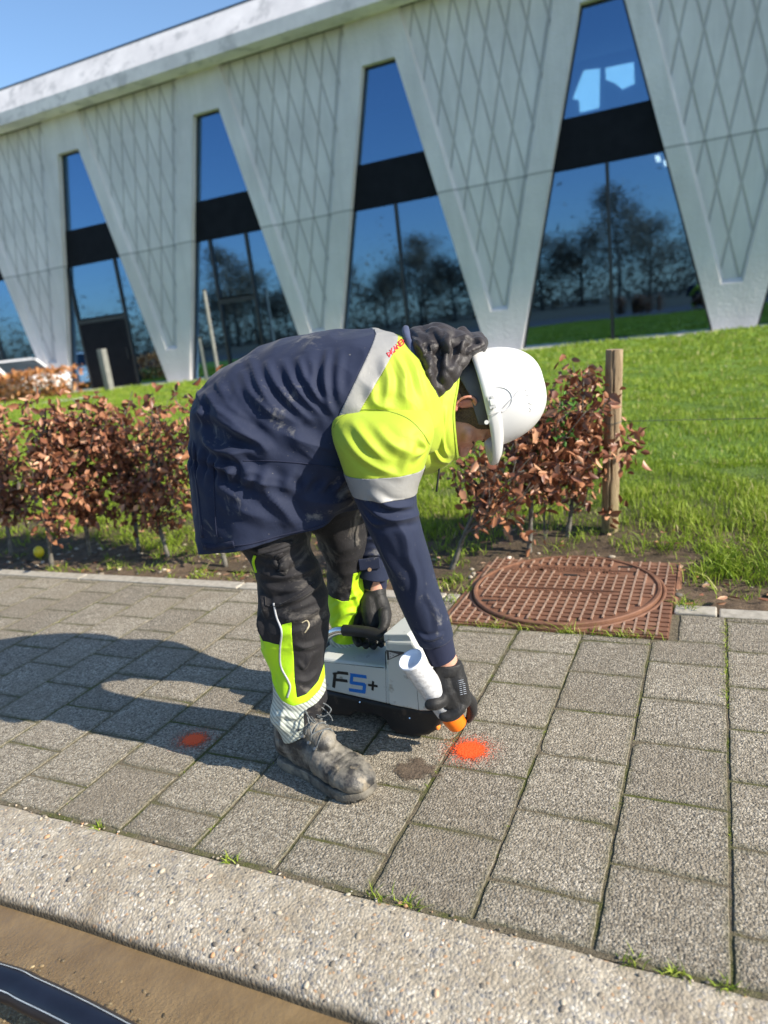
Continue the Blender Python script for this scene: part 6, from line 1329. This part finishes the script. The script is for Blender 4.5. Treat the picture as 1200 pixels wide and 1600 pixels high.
# ================================================================== SPRAY CAN
ca, cb_ = W(641.5, 1030, -.262), W(713, 1129, -.192); ax = nrm(cb_ - ca); L_ = np.linalg.norm(cb_ - ca); sp_ = empty('spray_can', cb_, 'white-labelled marking spray can held upside down with an orange cap', 'spray can')
m, nt, p = mat('printed_label'); v = coords(nt); c = ramp(nt, noise(nt, v, 90, 4, .7), [(.46, (.46, .46, .47)), (.52, (.60, .60, .61))]); dt = nd(nt, 'VectorMath', operation='DOT_PRODUCT'); lk(nt, v, dt.inputs[0]); dt.inputs[1].default_value = tuple(-ax); s_ = dt.outputs['Value']
ln = mth(nt, 'GREATER_THAN', mth(nt, 'FRACT', mth(nt, 'MULTIPLY', s_, 190.)), .52); tx = mth(nt, 'GREATER_THAN', noise(nt, v, 420, 2), .5); bd_ = mth(nt, 'MULTIPLY', mth(nt, 'GREATER_THAN', s_, .075), mth(nt, 'LESS_THAN', s_, .135))
c = mix(nt, mth(nt, 'MULTIPLY', mth(nt, 'MULTIPLY', mth(nt, 'MULTIPLY', ln, tx), bd_), .55), c, (.16, .17, .20)); c = mix(nt, mth(nt, 'MULTIPLY', mth(nt, 'MULTIPLY', mth(nt, 'GREATER_THAN', s_, .066), mth(nt, 'LESS_THAN', s_, .0705)), .6), c, (.10, .20, .42)); lk(nt, c, p.inputs['Base Color']); p.inputs['Roughness'].default_value = .3; M_LBL = m
M_TIN = mottle('pale_lacquered_tin', (.62, .68, .78), (.72, .77, .85), 9, .28); M_ORC = mottle('orange_cap_plastic', (1., .16, .005), (1., .20, .01), 9, .4)
u1 = nrm(np.cross(ax, E2)); u2 = np.cross(ax, u1)
def revolve(prof_, n=48):
    V = []; th = np.linspace(0, 2 * np.pi, n, endpoint=False)
    for s, r_ in prof_: V += [ca + ax * s + r_ * (math.cos(t) * u1 + math.sin(t) * u2) for t in th]
    return np.array(V), [(k * n + j, k * n + (j + 1) % n, (k + 1) * n + (j + 1) % n, (k + 1) * n + j) for k in range(len(prof_) - 1) for j in range(n)]
R_ = .0305
obj('label_wrap', revolve([(.004, R_), (L_ - .055, R_)]), M_LBL, sp_, smooth=True)
obj('base_rim', revolve([(.006, R_ + .0004), (.001, R_ + .0012), (-.001, R_ + .0002), (.0, R_ - .002), (.004, R_ - .0035), (.007, R_ * .7), (.012, R_ * .4), (.014, .0008)]), M_TIN, sp_, smooth=True)
obj('shoulder', revolve([(L_ - .055, R_), (L_ - .050, R_ - .001), (L_ - .042, R_ * .82), (L_ - .034, R_ * .72), (L_ - .030, R_ * .7)]), M_TIN, sp_, smooth=True)
cp = obj('cap', revolve([(L_ - .040, R_ * .86), (L_ - .024, R_ * .90), (L_ + .004, R_ * .84), (L_ + .006, R_ * .80), (L_ + .004, R_ * .6), (L_ - .006, R_ * .55), (L_ - .008, .001)]), M_ORC, sp_, smooth=False)
obj('nozzle', revolve([(L_ - .008, .006), (L_ + .004, .006), (L_ + .006, .004), (L_ + .006, .001)], 20), M_ORC, sp_)
